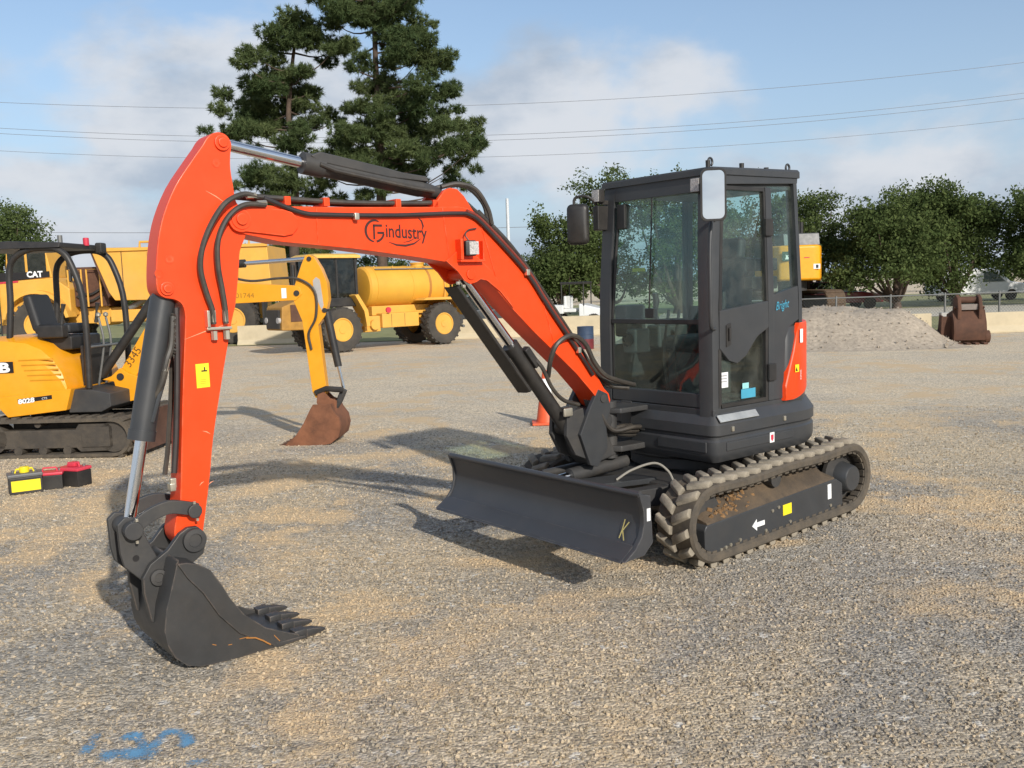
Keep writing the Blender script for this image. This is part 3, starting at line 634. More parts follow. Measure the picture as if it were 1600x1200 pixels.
CABF.loft([[(xf(z), yr(z) + 0.135, z), (xf(z) - 0.05, yr(z) + 0.135, z), (xf(z) - 0.10, yr(z) + 0.03, z), (xf(z) - 0.10, yr(z), z), (xf(z) - 0.03, yr(z), z), (xf(z), yr(z) + 0.03, z)] for z in zs])
xr = lambda z: -0.572 + 0.02 * max(0, (z - 1.7) / 0.9)
zr_ = [0.93, 1.3, 1.7, 2.1, 2.54]
CABF.loft([[(xr(z), yl(z) - 0.07, z), (xr(z) + 0.05, yl(z) - 0.07, z), (xr(z) + 0.05, yl(z), z), (xr(z) + 0.01, yl(z), z), (xr(z), yl(z) - 0.01, z)] for z in zr_])
CABF.loft([[(xr(z), yr(z), z), (xr(z) + 0.06, yr(z), z), (xr(z) + 0.06, yr(z) + 0.06, z), (xr(z), yr(z) + 0.06, z)] for z in zr_])
cab = part("cab", CABF, GREY, ang=30)
part("base_frame", MB().b(-0.57, 0.455, -0.46, 0.63, 0.885, 0.955), GREY, cab, bevel=0.01)
part("front_base_panel", MB().b(0.40, 0.456, -0.33, 0.52, 0.956, 1.055), GREY, cab, bevel=0.01)
# B pillar and side panels
part("door_pillar", side_plate([(-0.15, 0.955), (-0.215, 0.955), (-0.222, 1.7), (-0.232, 2.46), (-0.165, 2.46), (-0.155, 1.7)], -0.05, 0.004), GREY, cab, bevel=0.006)
part("rear_side_panel", side_plate([(-0.216, 0.955), (-0.216, 1.708), (-0.52, 1.765), (-0.52, 1.52), (-0.40, 1.47), (-0.355, 1.38), (-0.325, 0.955)], -0.04, 0.0), GREY, cab, bevel=0.006)
part("side_header", side_plate([(0.40, 2.475), (0.36, 2.46), (-0.55, 2.50), (-0.56, 2.555), (0.40, 2.54)], -0.06, 0.002), GREY, cab, bevel=0.005)
# door
door = part("door", side_plate([(0.395, 1.62), (-0.145, 1.668), (-0.145, 1.48), (-0.01, 1.42), (0.11, 1.30), (0.21, 1.25), (0.30, 1.275), (0.395, 1.36)], -0.035, 0.010), GREY, cab, bevel=0.008)
for pts in ([(0.405, 0.958), (0.405, 1.36), (0.375, 1.36), (0.375, 0.985)], [(0.375, 0.958), (0.375, 0.985), (-0.143, 0.985), (-0.143, 0.958)], [(-0.115, 0.985), (-0.115, 1.48), (-0.143, 1.48), (-0.143, 0.985)],
            [(0.395, 1.62), (0.32, 2.455), (0.295, 2.455), (0.365, 1.62)], [(0.295, 2.43), (0.295, 2.455), (-0.155, 2.455), (-0.155, 2.43)], [(-0.13, 1.668), (-0.14, 2.43), (-0.158, 2.43), (-0.15, 1.668)]):
    part("door_frame", side_plate(pts, -0.03, 0.003), BLACK, door)
part("upper_pane", side_plate([(0.37, 1.61), (0.30, 2.44), (-0.145, 2.44), (-0.135, 1.66)], -0.02, -0.014), GLASS, door)
part("lower_pane", side_plate([(0.385, 0.975), (0.385, 1.37), (0.30, 1.29), (0.21, 1.27), (0.11, 1.32), (-0.01, 1.44), (-0.13, 1.49), (-0.13, 0.975)], -0.028, -0.022), GLASS, door)
part("door_handle", side_plate([(0.335, 1.52), (0.285, 1.535), (0.285, 1.385), (0.335, 1.37)], 0.009, 0.018), BLACK, door, bevel=0.006)
part("door_handle_lever", side_plate([(0.322, 1.50), (0.300, 1.507), (0.300, 1.42), (0.322, 1.41)], 0.018, 0.034), BLACK, door, bevel=0.006)
for zz in (2.18, 1.16): part("hinge", MB().b(-0.21, -0.125, yl(zz) + 0.003, yl(zz) + 0.028, zz - 0.06, zz + 0.06), BLACK, cab, bevel=0.006)
part("quarter_pane", side_plate([(-0.21, 1.70), (-0.225, 2.47), (-0.525, 2.48), (-0.515, 1.76)], -0.03, -0.024), GLASS, cab)
plate("white_label", (0.325, yl(1.2) - 0.018, 1.145), (-1, 0, 0), (0, 0, 1), 0.085, 0.105, 0.002, WHITE, door)
for k, zz in enumerate((1.175, 1.155, 1.135)): plate("label_line", (0.325, yl(1.2) - 0.0155, zz), (-1, 0, 0), (0, 0, 1), 0.06, 0.008, 0.001, mat("grey_print", (0.35, 0.35, 0.35), 0.6) if k == 0 else MATS["grey_print"], door)
plate("blue_label", (0.06, yl(1.2) - 0.018, 1.03), (-1, 0, 0), (0, 0, 1), 0.16, 0.065, 0.002, BLUE, door)
plate("pale_blue_label", (0.09, yl(1.2) - 0.018, 1.085), (-1, 0, 0), (0, 0, 1), 0.07, 0.04, 0.002, CYAN, door)
text("blue_script", "Bright", 0.085, (-0.235, yl(1.6) + 0.001, 1.595), (-1, 0, 0.12), (0, 0, 1), BLUE, cab, shear=0.3, sx=0.75)
# front glazing, roof
def fx_quad(name, ya0, yb0, ya1, yb1, z0, z1, th, m, dx=0.0):
    return MB().add([(xf(z0) + dx, ya0, z0), (xf(z0) + dx, yb0, z0), (xf(z1) + dx, yb1, z1), (xf(z1) + dx, ya1, z1), (xf(z0) + dx - th, ya0, z0), (xf(z0) + dx - th, yb0, z0), (xf(z1) + dx - th, yb1, z1), (xf(z1) + dx - th, ya1, z1)],
                    [(0, 1, 2, 3), (7, 6, 5, 4), (0, 4, 5, 1), (1, 5, 6, 2), (2, 6, 7, 3), (3, 7, 4, 0)]).build(name, m, cab)
fx_quad("windscreen", -0.34, 0.525, -0.305, 0.49, 1.56, 2.46, 0.006, GLASS, -0.022)
fx_quad("lower_windscreen", -0.34, 0.525, -0.34, 0.525, 1.05, 1.53, 0.006, GLASS, -0.022)
part("windscreen_bar", MB().b(0.415, 0.45, -0.34, 0.525, 1.528, 1.562), BLACK, cab, bevel=0.005)
part("front_header", MB().prism([(0.41, 2.42), (0.408, 2.535), (0.33, 2.535), (0.36, 2.42)], -0.305, 0.50), GREY, cab, bevel=0.004)
for ya in (-0.325, 0.505): part("screen_rail", MB().tube([(xf(z) - 0.03, ya + (0.05 if ya < 0 else -0.01) * max(0, (z - 1.6) / 0.9), z) for z in (1.06, 1.6, 2.0, 2.4)], 0.012, 8), BLACK, cab)
rf = MB(); rl = [(0.425, 0.585), (0.405, 0.612), (-0.565, 0.612), (-0.585, 0.59), (-0.575, -0.42), (-0.555, -0.445), (0.405, -0.445), (0.425, -0.42)]
rf.loft([[(x, y, 2.525 + 0.015 * (0.42 - x)) for x, y in rl], [(x, y, 2.562 + 0.02 * (0.42 - x)) for x, y in rl], [(x * 0.985, y * 0.98, 2.574 + 0.025 * (0.42 - x)) for x, y in rl], [(x * 0.86, y * 0.85, 2.580 + 0.025 * (0.42 - x)) for x, y in rl]])
roof = part("roof", rf, GREY, cab, ang=25)
part("roof_lining", MB().b(-0.53, 0.33, -0.37, 0.57, 2.455, 2.50), INTER, cab)
for (x, y) in ((0.30, 0.50), (-0.55, 0.52)):
    part("lifting_eye", MB().tube([(x + 0.022 * math.sin(a), y, 2.622 - 0.026 * math.cos(a)) for a in np.linspace(0.5, 5.8, 14)], 0.008, 8), GREY, cab)
for (x, y) in ((0.36, 0.53), (0.0, 0.53), (-0.28, 0.53)): part("roof_knob", MB().cyl((x, y, 2.56), (x, y, 2.625 if x > -0.2 else 2.61), 0.015, 0.017, 12), BLACK, cab)
part("rear_window", MB().b(-0.552, -0.546, -0.39, 0.55, 1.62, 2.48), GLASS, cab)
part("right_window", MB().b(-0.50, 0.36, -0.425, -0.419, 1.35, 2.44), GLASS, cab)
part("right_wall", MB().b(-0.52, 0.37, -0.462, -0.43, 0.955, 1.36), GREY, cab); part("rear_wall", MB().b(-0.572, -0.53, -0.40, 0.57, 0.955, 1.62), GREY, cab)
part("cab_floor", MB().b(-0.52, 0.40, -0.42, 0.58, 0.956, 0.985), INTER, cab)
# cab interior
st = MB(); st.box((-0.15, 0.08, 1.36), (0.46, 0.48, 0.12)); seat = part("seat", st, SEAT, EX, bevel=0.04, seg=3)
part("backrest", MB().box((-0.37, 0.08, 1.68), (0.12, 0.46, 0.62), Matrix.Rotation(R(-9), 3, 'Y')), SEAT, seat, bevel=0.045, seg=3)
part("headrest", MB().box((-0.43, 0.08, 2.05), (0.09, 0.27, 0.18), Matrix.Rotation(R(-9), 3, 'Y')), SEAT, seat, bevel=0.04, seg=3)
part("seat_base", MB().b(-0.36, 0.06, -0.12, 0.28, 0.985, 1.30), INTER, seat, bevel=0.01)
for y in (-0.24, 0.40):
    cs = part("side_console", MB().b(-0.35, 0.10, y - 0.07, y + 0.07, 1.32, 1.50), INTER, seat, bevel=0.025, seg=3)
    part("joystick", MB().tube([(0.04, y, 1.49), (0.06, y, 1.60), (0.05, y, 1.68), (0.06, y, 1.74)], [0.022, 0.014, 0.026, 0.02], 10), BLACK, seat)
for y in (0.02, 0.12): part("travel_lever", MB().tube([(0.22, y, 0.98), (0.26, y, 1.30), (0.20, y, 1.62)], 0.011, 8, 5), BLACK, cab)
part("control_panel", MB().b(0.12, 0.34, -0.41, -0.28, 1.42, 1.66), INTER, cab, bevel=0.02)
part("air_vent", MB().lathe([(0.05, 0), (0.05, 0.02), (0.035, 0.024), (0.03, 0.01)], (0.34, -0.26, 1.40), (1, 0, 0), 20), BLACK, cab)
part("vent_box", MB().b(0.18, 0.335, -0.33, -0.19, 1.30, 1.48), mat("pale_trim", (0.16, 0.17, 0.16), 0.6), cab, bevel=0.015)
part("screen_bracket", MB().b(0.36, 0.42, -0.28, -0.20, 2.22, 2.40), BLACK, cab, bevel=0.01)
part("yellow_label", MB().b(0.405, 0.4075, -0.14, -0.02, 1.905, 1.93), mat("faded_label", (0.45, 0.46, 0.03), 0.5), cab)
part("wiper", MB().tube([(0.435, 0.04, 1.58), (0.43, 0.06, 2.0), (0.405, 0.06, 2.42)], 0.006, 6), BLACK, cab)
part("wiper_motor", MB().b(0.40, 0.44, 0.00, 0.09, 1.565, 1.64), BLACK, cab, bevel=0.01)
for (z, x0) in ((1.93, -0.13), (1.80, -0.10)):
    part("rear_console", MB().b(-0.40, x0, 0.46, 0.54, z - 0.05, z + 0.04), BLACK, cab, bevel=0.01)
part("grab_rail", MB().tube([(0.42, 0.625, 2.22), (0.475, 0.645, 2.20), (0.505, 0.655, 2.0), (0.51, 0.66, 1.75), (0.50, 0.655, 1.53), (0.45, 0.64, 1.50)], 0.014, 10, 5), GREY, cab)
# mirrors and work lamps
def rrect(w, h, r, n=5):
    P = []
    for k, (cx_, cy_) in enumerate(((w / 2 - r, h / 2 - r), (-w / 2 + r, h / 2 - r), (-w / 2 + r, -h / 2 + r), (w / 2 - r, -h / 2 + r))):
        P += [(cx_ + r * math.cos(R(90 * k + 90 * q_ / n)), cy_ + r * math.sin(R(90 * k + 90 * q_ / n))) for q_ in range(n + 1)]
    return P
def mirror(c, nrm, w, h, face=True):
    n_ = Vector(nrm).normalized(); u_ = Vector((0, 0, 1)).cross(n_).normalized(); v_ = n_.cross(u_); C_ = Vector(c)
    def ring(sc, d): return [C_ + u_ * (a_ * sc) + v_ * (b_ * (1 - (1 - sc) * .55)) + n_ * d for a_, b_ in rrect(w, h, 0.038)]
    mm = part("mirror", MB().loft([ring(0.72, -0.05), ring(0.95, -0.035), ring(1.0, -0.012), ring(0.98, 0.0), ring(0.86, 0.0), ring(0.85, -0.006)]), BLACK, EX, ang=50)
    if face: part("mirror_glass", MB().loft([ring(0.845, -0.005), ring(0.84, -0.002)]), MIRROR, mm, ang=10)
    return mm
mirror((0.58, 0.752, 2.37), (0.74, 0.67, -0.004), 0.165, 0.335)
part("mirror_arm", MB().tube([(0.42, 0.60, 2.47), (0.54, 0.68, 2.50), (0.585, 0.715, 2.47), (0.585, 0.715, 2.30)], 0.011, 8, 4), BLACK)
m2 = mirror((0.60, -0.50, 2.27), (-0.80, -0.60, 0.0), 0.165, 0.30)
part("mirror_arm", MB().tube([(0.44, -0.40, 2.30), (0.52, -0.40, 2.42), (0.58, -0.43, 2.47), (0.63, -0.50, 2.46), (0.635, -0.50, 2.38)], 0.011, 8, 4), BLACK)
for (c, br) in (((0.475, 0.535, 2.455), None), ((0.50, -0.385, 2.47), 1)):
    wk = part("work_lamp", MB().box(c, (0.06, 0.085, 0.10)), BLACK, EX, bevel=0.012)
    part("lens", MB().box((c[0] + 0.031, c[1], c[2]), (0.006, 0.072, 0.086)), LENS, wk, bevel=0.003)
    part("lamp_bracket", MB().b(c[0] - 0.09, c[0] - 0.02, c[1] - 0.015, c[1] + 0.015, c[2] - 0.06, c[2] - 0.03), BLACK, wk)
part("lamp_mount_box", MB().b(0.40, 0.52, -0.43, -0.37, 2.22, 2.40), BLACK, bevel=0.01)

# --- swing post, boom, arm, cylinders
sb_ = MB(); sb_.prism([(0.42, -0.23), (0.42, 0.03), (0.72, 0.02), (0.80, -0.10), (0.72, -0.22)], 0.905, 0.945, 'xy'); sb_.prism([(0.42, -0.23), (0.42, 0.03), (0.72, 0.02), (0.80, -0.10), (0.72, -0.22)], 0.63, 0.675, 'xy')
sb_.b(0.40, 0.46, -0.24, -0.13, 0.62, 0.96)
part("swing_bracket", sb_, GREYD, bevel=0.01)
part("king_pin", MB().cyl((0.72, -0.10, 0.58), (0.72, -0.10, 0.99), 0.055), GREYD)
po = MB(); po.prism([(0.70, 0.61), (0.96, 0.56), (1.06, 0.66), (1.10, 0.82), (1.07, 0.93), (1.00, 0.88), (0.95, 0.96), (0.80, 0.97), (0.74, 0.86), (0.80, 0.76), (0.74, 0.66)], -0.21, -0.03)
sp_ = part("swing_post", po, GREYD, bevel=0.02, seg=2)
for y0, y1 in ((-0.03, 0.004), (-0.25, -0.21)):
    part("post_cheek", MB().prism([(0.92, 1.10), (0.83, 1.06), (0.80, 0.95), (0.85, 0.86), (0.84, 0.68), (0.94, 0.555), (1.01, 0.575), (1.10, 0.80), (1.00, 0.98)], y0, y1), GREY, sp_, bevel=0.006)
for y0, y1 in ((-0.06, -0.025), (-0.215, -0.18)):
    part("cylinder_ear", MB().prism([(1.04, 0.98), (0.98, 0.60), (1.12, 0.66), (1.20, 0.80), (1.19, 0.93), (1.12, 0.97)], y0, y1), GREYD, sp_, bevel=0.006)
hb = [(0.62, -0.02), (0.66, -0.06), (0.60, -0.14)]
for k in range(6):
    yy = -0.17 + 0.03 * k
    part("post_hose", MB().tube([(0.46, yy, 0.72 + 0.03 * (k % 3)), (0.62, yy + 0.05, 0.74 + 0.03 * (k % 3)), (0.80, yy + 0.03, 0.80), (0.90, yy * 0.7, 0.95), (0.92, yy, 1.12)], 0.016, 8, 5), HOSE)
boom_o = [(3.490, 2.195), (3.492, 2.235), (3.470, 2.272), (3.43, 2.288), (3.342, 2.296), (3.127, 2.294), (2.779, 2.300), (2.22, 2.315), (2.05, 2.322), (1.96, 2.312), (1.875, 2.258), (1.729, 2.142), (1.558, 1.985), (1.388, 1.77), (1.115, 1.429), (0.93, 1.205),
          (0.86, 1.10), (0.815, 1.06), (0.80, 1.01), (0.82, 0.965), (0.87, 0.955), (0.91, 0.99), (0.955, 1.062), (1.123, 1.229), (1.491, 1.536), (1.661, 1.690), (1.775, 1.805), (1.88, 1.88), (2.00, 1.945), (2.143, 1.986), (2.326, 2.014), (2.792, 2.070), (3.212, 2.105), (3.42, 2.145), (3.465, 2.162)]
boom = part("boom", MB().prism(boom_o, A, D), ORANGE, bevel=0.006, seg=2, ang=30)
for y0, y1 in ((-0.002, 0.012), (-0.212, -0.198)):
    part("boom_side_ear", MB().prism([(2.165, 1.995), (2.08, 1.93), (2.035, 1.875), (1.99, 1.852), (1.945, 1.862), (1.91, 1.88), (1.86, 1.87), (1.76, 1.80), (1.655, 1.69), (1.72, 1.80), (1.82, 1.93), (1.93, 2.02), (2.07, 2.06)], y0, y1), ORANGE, boom, bevel=0.003)
    ndl = [(3.434 + 0.068 * math.cos(a), 2.219 + 0.068 * math.sin(a)) for a in np.linspace(R(250), R(80), 12)[::1]]
    part("nose_doubler", MB().prism([(3.434 + 0.066 * math.cos(a), 2.219 + 0.066 * math.sin(a)) for a in np.linspace(R(-110), R(95), 14)] + [(3.20, 2.275), (3.15, 2.262), (3.115, 2.225), (3.118, 2.18), (3.15, 2.145), (3.20, 2.135)], y0, y1 + (0.004 if y1 > 0 else 0)), ORANGE, boom, bevel=0.004)
for y0, y1 in ((-0.035, -0.004), (-0.196, -0.165)):
    part("top_ear", MB().prism([(2.24, 2.305), (2.19, 2.365), (2.145, 2.415), (2.10, 2.432), (2.05, 2.425), (2.0, 2.385), (1.93, 2.29)], y0, y1), ORANGE, boom, bevel=0.004)
part("pivot_pin", MB().cyl((3.434, -0.235, 2.219), (3.434, 0.035, 2.219), 0.030), ORANGE, boom, bevel=0.004)
part("pivot_boss", MB().cyl((3.434, -0.22, 2.219), (3.434, 0.022, 2.219), 0.052), ORANGE, boom, bevel=0.004)
part("cylinder_pin", MB().cyl((1.985, -0.23, 1.912), (1.985, 0.022, 1.912), 0.034), ORANGE, boom, bevel=0.005)
part("foot_pin", MB().cyl((0.875, -0.27, 1.03), (0.875, 0.012, 1.03), 0.03), GREYD, boom, bevel=0.004)
for pts in ([(3.00, 2.292), (3.00, 2.10)], [(2.17, 2.31), (2.13, 2.0)], [(1.90, 2.255), (1.76, 1.82)], [(1.42, 1.79), (1.30, 1.39)]):
    P_ = [(pts[0][0] + (pts[1][0] - pts[0][0]) * k / 24, 0.0008 + 0.0006 * (k % 2), pts[0][1] + (pts[1][1] - pts[0][1]) * k / 24) for k in range(25)]
    part("weld_seam", MB().tube(P_, [0.0030 + 0.0010 * (k % 2) for k in range(25)], 6), ORANGE, boom)
# logo and lettering on the boom
lg = MB(); LC, LR = Vector((2.640, D, 2.168)), 0.060
def arc(c, r, a0, a1, w, n=22):
    v_, f_ = ribbon([(c.x - r * math.cos(R(a)), D, c.z + r * math.sin(R(a))) for a in np.linspace(a0, a1, n)], w, (0, 1, 0), 0.0016); lg.add(v_, f_)
arc(LC, LR, 62, 262, [0.007 + 0.009 * math.sin(math.pi * i / 21) for i in range(22)])
arc(LC, LR * 0.98, 278, 345, 0.013)
for x0, x1, z0, z1 in ((2.652, 2.640, 2.122, 2.205), (2.652, 2.592, 2.193, 2.206), (2.625, 2.580, 2.152, 2.165)):
    lg.add([(x0, D + 0.0018, z0), (x1, D + 0.0018, z0), (x1, D + 0.0018, z1), (x0, D + 0.0018, z1)], [(0, 1, 2, 3)])
part("boom_logo", lg, LOGO, boom, flat=True)
text("boom_lettering", "industry", 0.108, (2.572, D, 2.136), (-1, 0, -0.045), (0.0, 0, 1), LOGO, boom, bold=0.0015, sx=0.80, lift=0.0016)
sw_ = MB()
v_, f_ = ribbon([(x, D, z) for x, z in ((2.55, 2.106), (2.50, 2.090), (2.44, 2.086), (2.38, 2.098), (2.33, 2.128))], [0.003, 0.010, 0.013, 0.010, 0.003], (0, 1, 0), 0.0017); sw_.add(v_, f_)
v_, f_ = ribbon([(x, D, z) for x, z in ((2.345, 2.248), (2.322, 2.23), (2.312, 2.20), (2.322, 2.175))], [0.003, 0.011, 0.012, 0.004], (0, 1, 0), 0.0017); sw_.add(v_, f_)
v_, f_ = ribbon([(x, D, z) for x, z in ((2.455, 2.104), (2.41, 2.113), (2.37, 2.130))], [0.002, 0.006, 0.002], (0, 1, 0), 0.0017); sw_.add(v_, f_)
part("logo_swoosh", sw_, LOGO, boom, flat=True)
# boom lamp in its guard
bw = part("boom_lamp", MB().box((2.015, 0.055, 2.068), (0.075, 0.055, 0.095), Matrix.Rotation(R(-18), 3, 'Z')), BLACK, boom, bevel=0.012)
part("lens", MB().box((2.006, 0.085, 2.068), (0.060, 0.006, 0.078), Matrix.Rotation(R(-18), 3, 'Z')), LENS, boom, bevel=0.003)
gd = MB(); gd.b(2.065, 2.085, 0.0, 0.06, 2.00, 2.125); gd.b(1.90, 2.085, 0.0, 0.055, 1.985, 2.0); gd.b(1.895, 1.905, 0.0, 0.04, 2.0, 2.115)
part("lamp_guard", gd, ORANGE, boom, bevel=0.004)
part("lamp_cable", MB().tube([(2.02, 0.05, 2.115), (2.03, 0.03, 2.15), (1.99, 0.012, 2.18), (1.93, 0.01, 2.19)], 0.005, 6, 5), HOSE, boom)
# pipes and hoses on the boom
def hose(pts, r=0.013, name="hose", m=HOSE, par=boom, sm=6, n=8): return part(name, MB().tube(pts, r, n, sm), m, par)
for yy, dz in ((-0.03, 0.022), (-0.075, 0.020), (-0.125, 0.020)):
    hose([(3.40, yy, 2.345), (3.20, yy, 2.315 + dz), (2.8, yy, 2.305 + dz), (2.3, yy, 2.315 + dz), (2.02, yy + 0.0, 2.335 + dz), (1.90, yy, 2.275 + dz), (1.73, yy, 2.15 + dz), (1.56, yy, 1.995 + dz), (1.38, yy, 1.78 + dz), (1.10, yy, 1.435 + dz), (0.90, yy, 1.19 + dz), (0.75, yy, 1.10)], 0.014, "boom_pipe", HOSE)
hose([(3.30, 0.010, 2.33), (3.10, 0.016, 2.262), (2.95, 0.016, 2.252), (2.5, 0.016, 2.258), (2.1, 0.016, 2.278), (1.97, 0.016, 2.268), (1.85, 0.016, 2.188), (1.55, 0.016, 1.918), (1.37, 0.016, 1.69), (1.10, 0.016, 1.36), (0.98, 0.016, 1.205)], 0.013, "boom_pipe", PIPE)
hose([(2.0, 0.014, 2.295), (1.88, 0.014, 2.235), (1.56, 0.014, 1.955), (1.385, 0.014, 1.735), (1.1, 0.014, 1.385)], 0.012, "boom_pipe", mat("red_brown_pipe", (0.20, 0.035, 0.02), 0.4))
for x, z in ((3.16, 2.335), (2.93, 2.335), (2.47, 2.342), (2.21, 2.345)): part("pipe_clamp", MB().b(x - 0.018, x + 0.018, -0.14, -0.004, z - 0.035, z + 0.012), ORANGE, boom, bevel=0.004)
for x, z in ((2.77, 2.245), (1.545, 1.915), (1.115, 1.385)): part("clamp_bolt", MB().box((x, 0.025, z), (0.03, 0.03, 0.04)), STEEL, boom, bevel=0.006)
# hose loops behind the knee
for k, yy in enumerate((-0.06, -0.14)):
    hose([(2.13, yy, 2.44), (2.02, yy + 0.02, 2.462), (1.90, yy + 0.04, 2.43 + 0.02 * k), (1.82 - 0.03 * k, yy + 0.05, 2.32 + 0.03 * k), (1.79 - 0.03 * k, yy + 0.05, 2.22)], 0.014)
hose([(1.86, -0.06, 2.30), (1.60, -0.06, 2.08), (1.40, -0.07, 1.84), (1.12, -0.08, 1.50), (0.95, -0.08, 1.25), (0.80, -0.05, 1.12), (0.62, 0.0, 1.08)], 0.017)
hose([(1.82, -0.15, 2.31), (1.58, -0.15, 2.10), (1.36, -0.15, 1.84), (1.10, -0.15, 1.52), (0.93, -0.15, 1.28), (0.74, -0.12, 1.15), (0.55, -0.05, 1.10)], 0.016)
hose([(1.33, -0.05, 1.22), (1.36, 0.02, 1.35), (1.32, 0.05, 1.45), (1.20, 0.055, 1.49), (1.08, 0.05, 1.43), (1.00, 0.05, 1.30), (0.90, 0.05, 1.20), (0.76, 0.03, 1.15), (0.58, 0.02, 1.10)], 0.017)
# arm cylinder along the boom top
ac = MB(); ac.cyl((2.985, -0.1, 2.535), (2.26, -0.1, 2.432), 0.052); ac.cyl((3.02, -0.1, 2.540), (2.90, -0.1, 2.523), 0.060); ac.cyl((2.26, -0.1, 2.432), (2.12, -0.1, 2.405), 0.050, 0.034)
acy = part("arm_cylinder", ac, GREYD)
part("cylinder_guard", MB().prism([(2.99, 2.575), (2.93, 2.60), (2.52, 2.535), (2.40, 2.512), (2.24, 2.498), (2.22, 2.465), (2.5, 2.48), (2.95, 2.545)], -0.155, -0.045), GREYD, acy, bevel=0.008)
part("cylinder_rod", MB().cyl((3.465, -0.1, 2.612), (3.0, -0.1, 2.537), 0.030), CHROME, acy)
part("cylinder_tube", MB().tube([(2.94, -0.04, 2.53), (2.85, -0.035, 2.50), (2.35, -0.035, 2.425), (2.2, -0.035, 2.41)], 0.012, 8), HOSE, acy)
# boom cylinder under the boom
bcy = MB(); bcy.cyl((1.15, -0.1, 0.86), (1.60, -0.1, 1.44), 0.050); bcy.cyl((1.565, -0.1, 1.395), (1.608, -0.1, 1.45), 0.056)
bcy.cyl((1.14, -0.16, 0.85), (1.14, -0.04, 0.85), 0.055)
bcl = part("boom_cylinder", bcy, BLACK)
part("cylinder_rod", MB().cyl((1.59, -0.1, 1.437), (1.975, -0.1, 1.905), 0.032), CHROME, bcl)
gq = MB(); ax = Vector((0.60, 0, 0.80)).normalized(); nq = Vector((0.80, 0, -0.60))
p0, p1 = Vector((1.46, -0.1, 1.165)), Vector((2.02, -0.1, 1.875))
gq.loft([[p + nq * 0.052 + Vector((0, -0.065, 0)), p + nq * 0.072 + Vector((0, -0.045, 0)), p + nq * 0.060 + Vector((0, 0.045, 0)), p + nq * 0.052 + Vector((0, 0.065, 0)), p + nq * 0.035 + Vector((0, 0.068, 0)), p + nq * 0.035 + Vector((0, 0.061, 0)), p + nq * 0.060 + Vector((0, 0.04, 0)), p + nq * 0.060 + Vector((0, -0.04, 0))] for p in (p0, p1)])
part("cylinder_guard", gq, BLACK, bcl, bevel=0.003)
part("valve_block", MB().box((1.47, -0.06, 1.36), (0.16, 0.06, 0.05), Matrix.Rotation(R(-52), 3, 'Y')), BLACK, bcl, bevel=0.01)
hose([(1.45, -0.05, 1.36), (1.40, -0.02, 1.28), (1.32, -0.03, 1.15), (1.20, -0.05, 1.05), (1.05, -0.06, 1.0)], 0.014, par=bcl)
for k, (x, z) in enumerate(((2.06, 1.86), (2.02, 1.84))): part("fitting", MB().box((x, -0.02, z), (0.02, 0.02, 0.02)), STEEL, bcl, bevel=0.003)
part("lower_fitting", MB().box((1.21, 0.005, 0.97), (0.08, 0.02, 0.06)), STEEL, bcl, bevel=0.01)

# arm
arm_o = [(3.600, 2.585), (3.575, 2.622), (3.545, 2.646), (3.506, 2.655), (3.468, 2.640), (3.448, 2.600), (3.456, 2.55), (3.461, 2.479), (3.452, 2.383), (3.442, 2.31), (3.40, 2.25), (3.385, 2.19), (3.405, 2.131), (3.438, 2.059), (3.451, 1.967), (3.480, 1.787), (3.506, 1.700), (3.582, 1.387), (3.646, 1.103), (3.674, 0.926), (3.722, 0.677), (3.745, 0.60), (3.79, 0.562),
         (3.84, 0.57), (3.872, 0.61), (3.878, 0.66), (3.862, 0.73), (3.836, 0.821), (3.794, 1.278), (3.752, 1.676), (3.747, 1.745), (3.758, 1.795), (3.791, 1.820), (3.837, 1.830), (3.866, 1.850), (3.877, 1.890), (3.872, 1.983), (3.853, 2.113), (3.818, 2.237), (3.751, 2.378), (3.663, 2.502)]
arm_s = [(p[0], p[2]) for p in smooth_path([(a_, 0, c_) for a_, c_ in arm_o + arm_o[:1]], 3)[:-1]]
arm = part("arm", MB().prism(arm_s, -0.165, -0.012), ORANGE, bevel=0.006, ang=30)
for (x, z, r, l) in ((3.500, 2.602, 0.040, 0.014), (3.828, 1.876, 0.034, 0.012), (3.800, 0.600, 0.05, 0.02)):
    part("pin_boss", MB().cyl((x, -0.17 - l, z), (x, -0.012 + l, z), r), ORANGE if z > 1 else GREYD, arm, bevel=0.004)
    part("pin", MB().cyl((x, -0.18 - l, z), (x, -0.002 + l, z), r * 0.6), ORANGE if z > 1 else GREYD, arm, bevel=0.004)
for (x, z) in ((3.535, 2.50), (3.805, 2.02), (3.86, 1.95)): part("weld_plug", MB().lathe([(0.022, 0), (0.022, 0.002), (0.016, 0.002), (0.016, 0.0005), (0.0005, 0.0005)], (x, -0.0115, z), (0, 1, 0), 20), ORANGE, arm)
for (xa, za, xb_, zb_) in ((3.60, 2.36, 3.50, 2.30), (3.66, 0.885, 3.69, 0.868), (3.71, 0.89, 3.735, 0.872), (3.76, 1.62, 3.52, 1.69), (3.70, 1.15, 3.66, 1.13)):
    v_, f_ = ribbon([(xa, -0.012, za), ((xa + xb_) / 2, -0.012, (za + zb_) / 2 + 0.004), (xb_, -0.012, zb_)], [0.001, 0.005, 0.001], (0, 1, 0), 0.0012)
    MB().add(v_, f_).build("paint_scuff", mat("scuffed_orange", (0.80, 0.30, 0.16), 0.6) if "scuffed_orange" not in MATS else MATS["scuffed_orange"], arm, flat=True)
stk = plate("yellow_sticker", (3.679, -0.0118, 1.432), (-1, 0, 0.02), (0, 0, 1), 0.068, 0.122, 0.0012, YSTICK, arm)
part("sticker_print", MB().b(3.655, 3.685, -0.0106, -0.0098, 1.452, 1.459).b(3.665, 3.671, -0.0106, -0.0098, 1.459, 1.475), BSTICK, arm)
ln = MB()
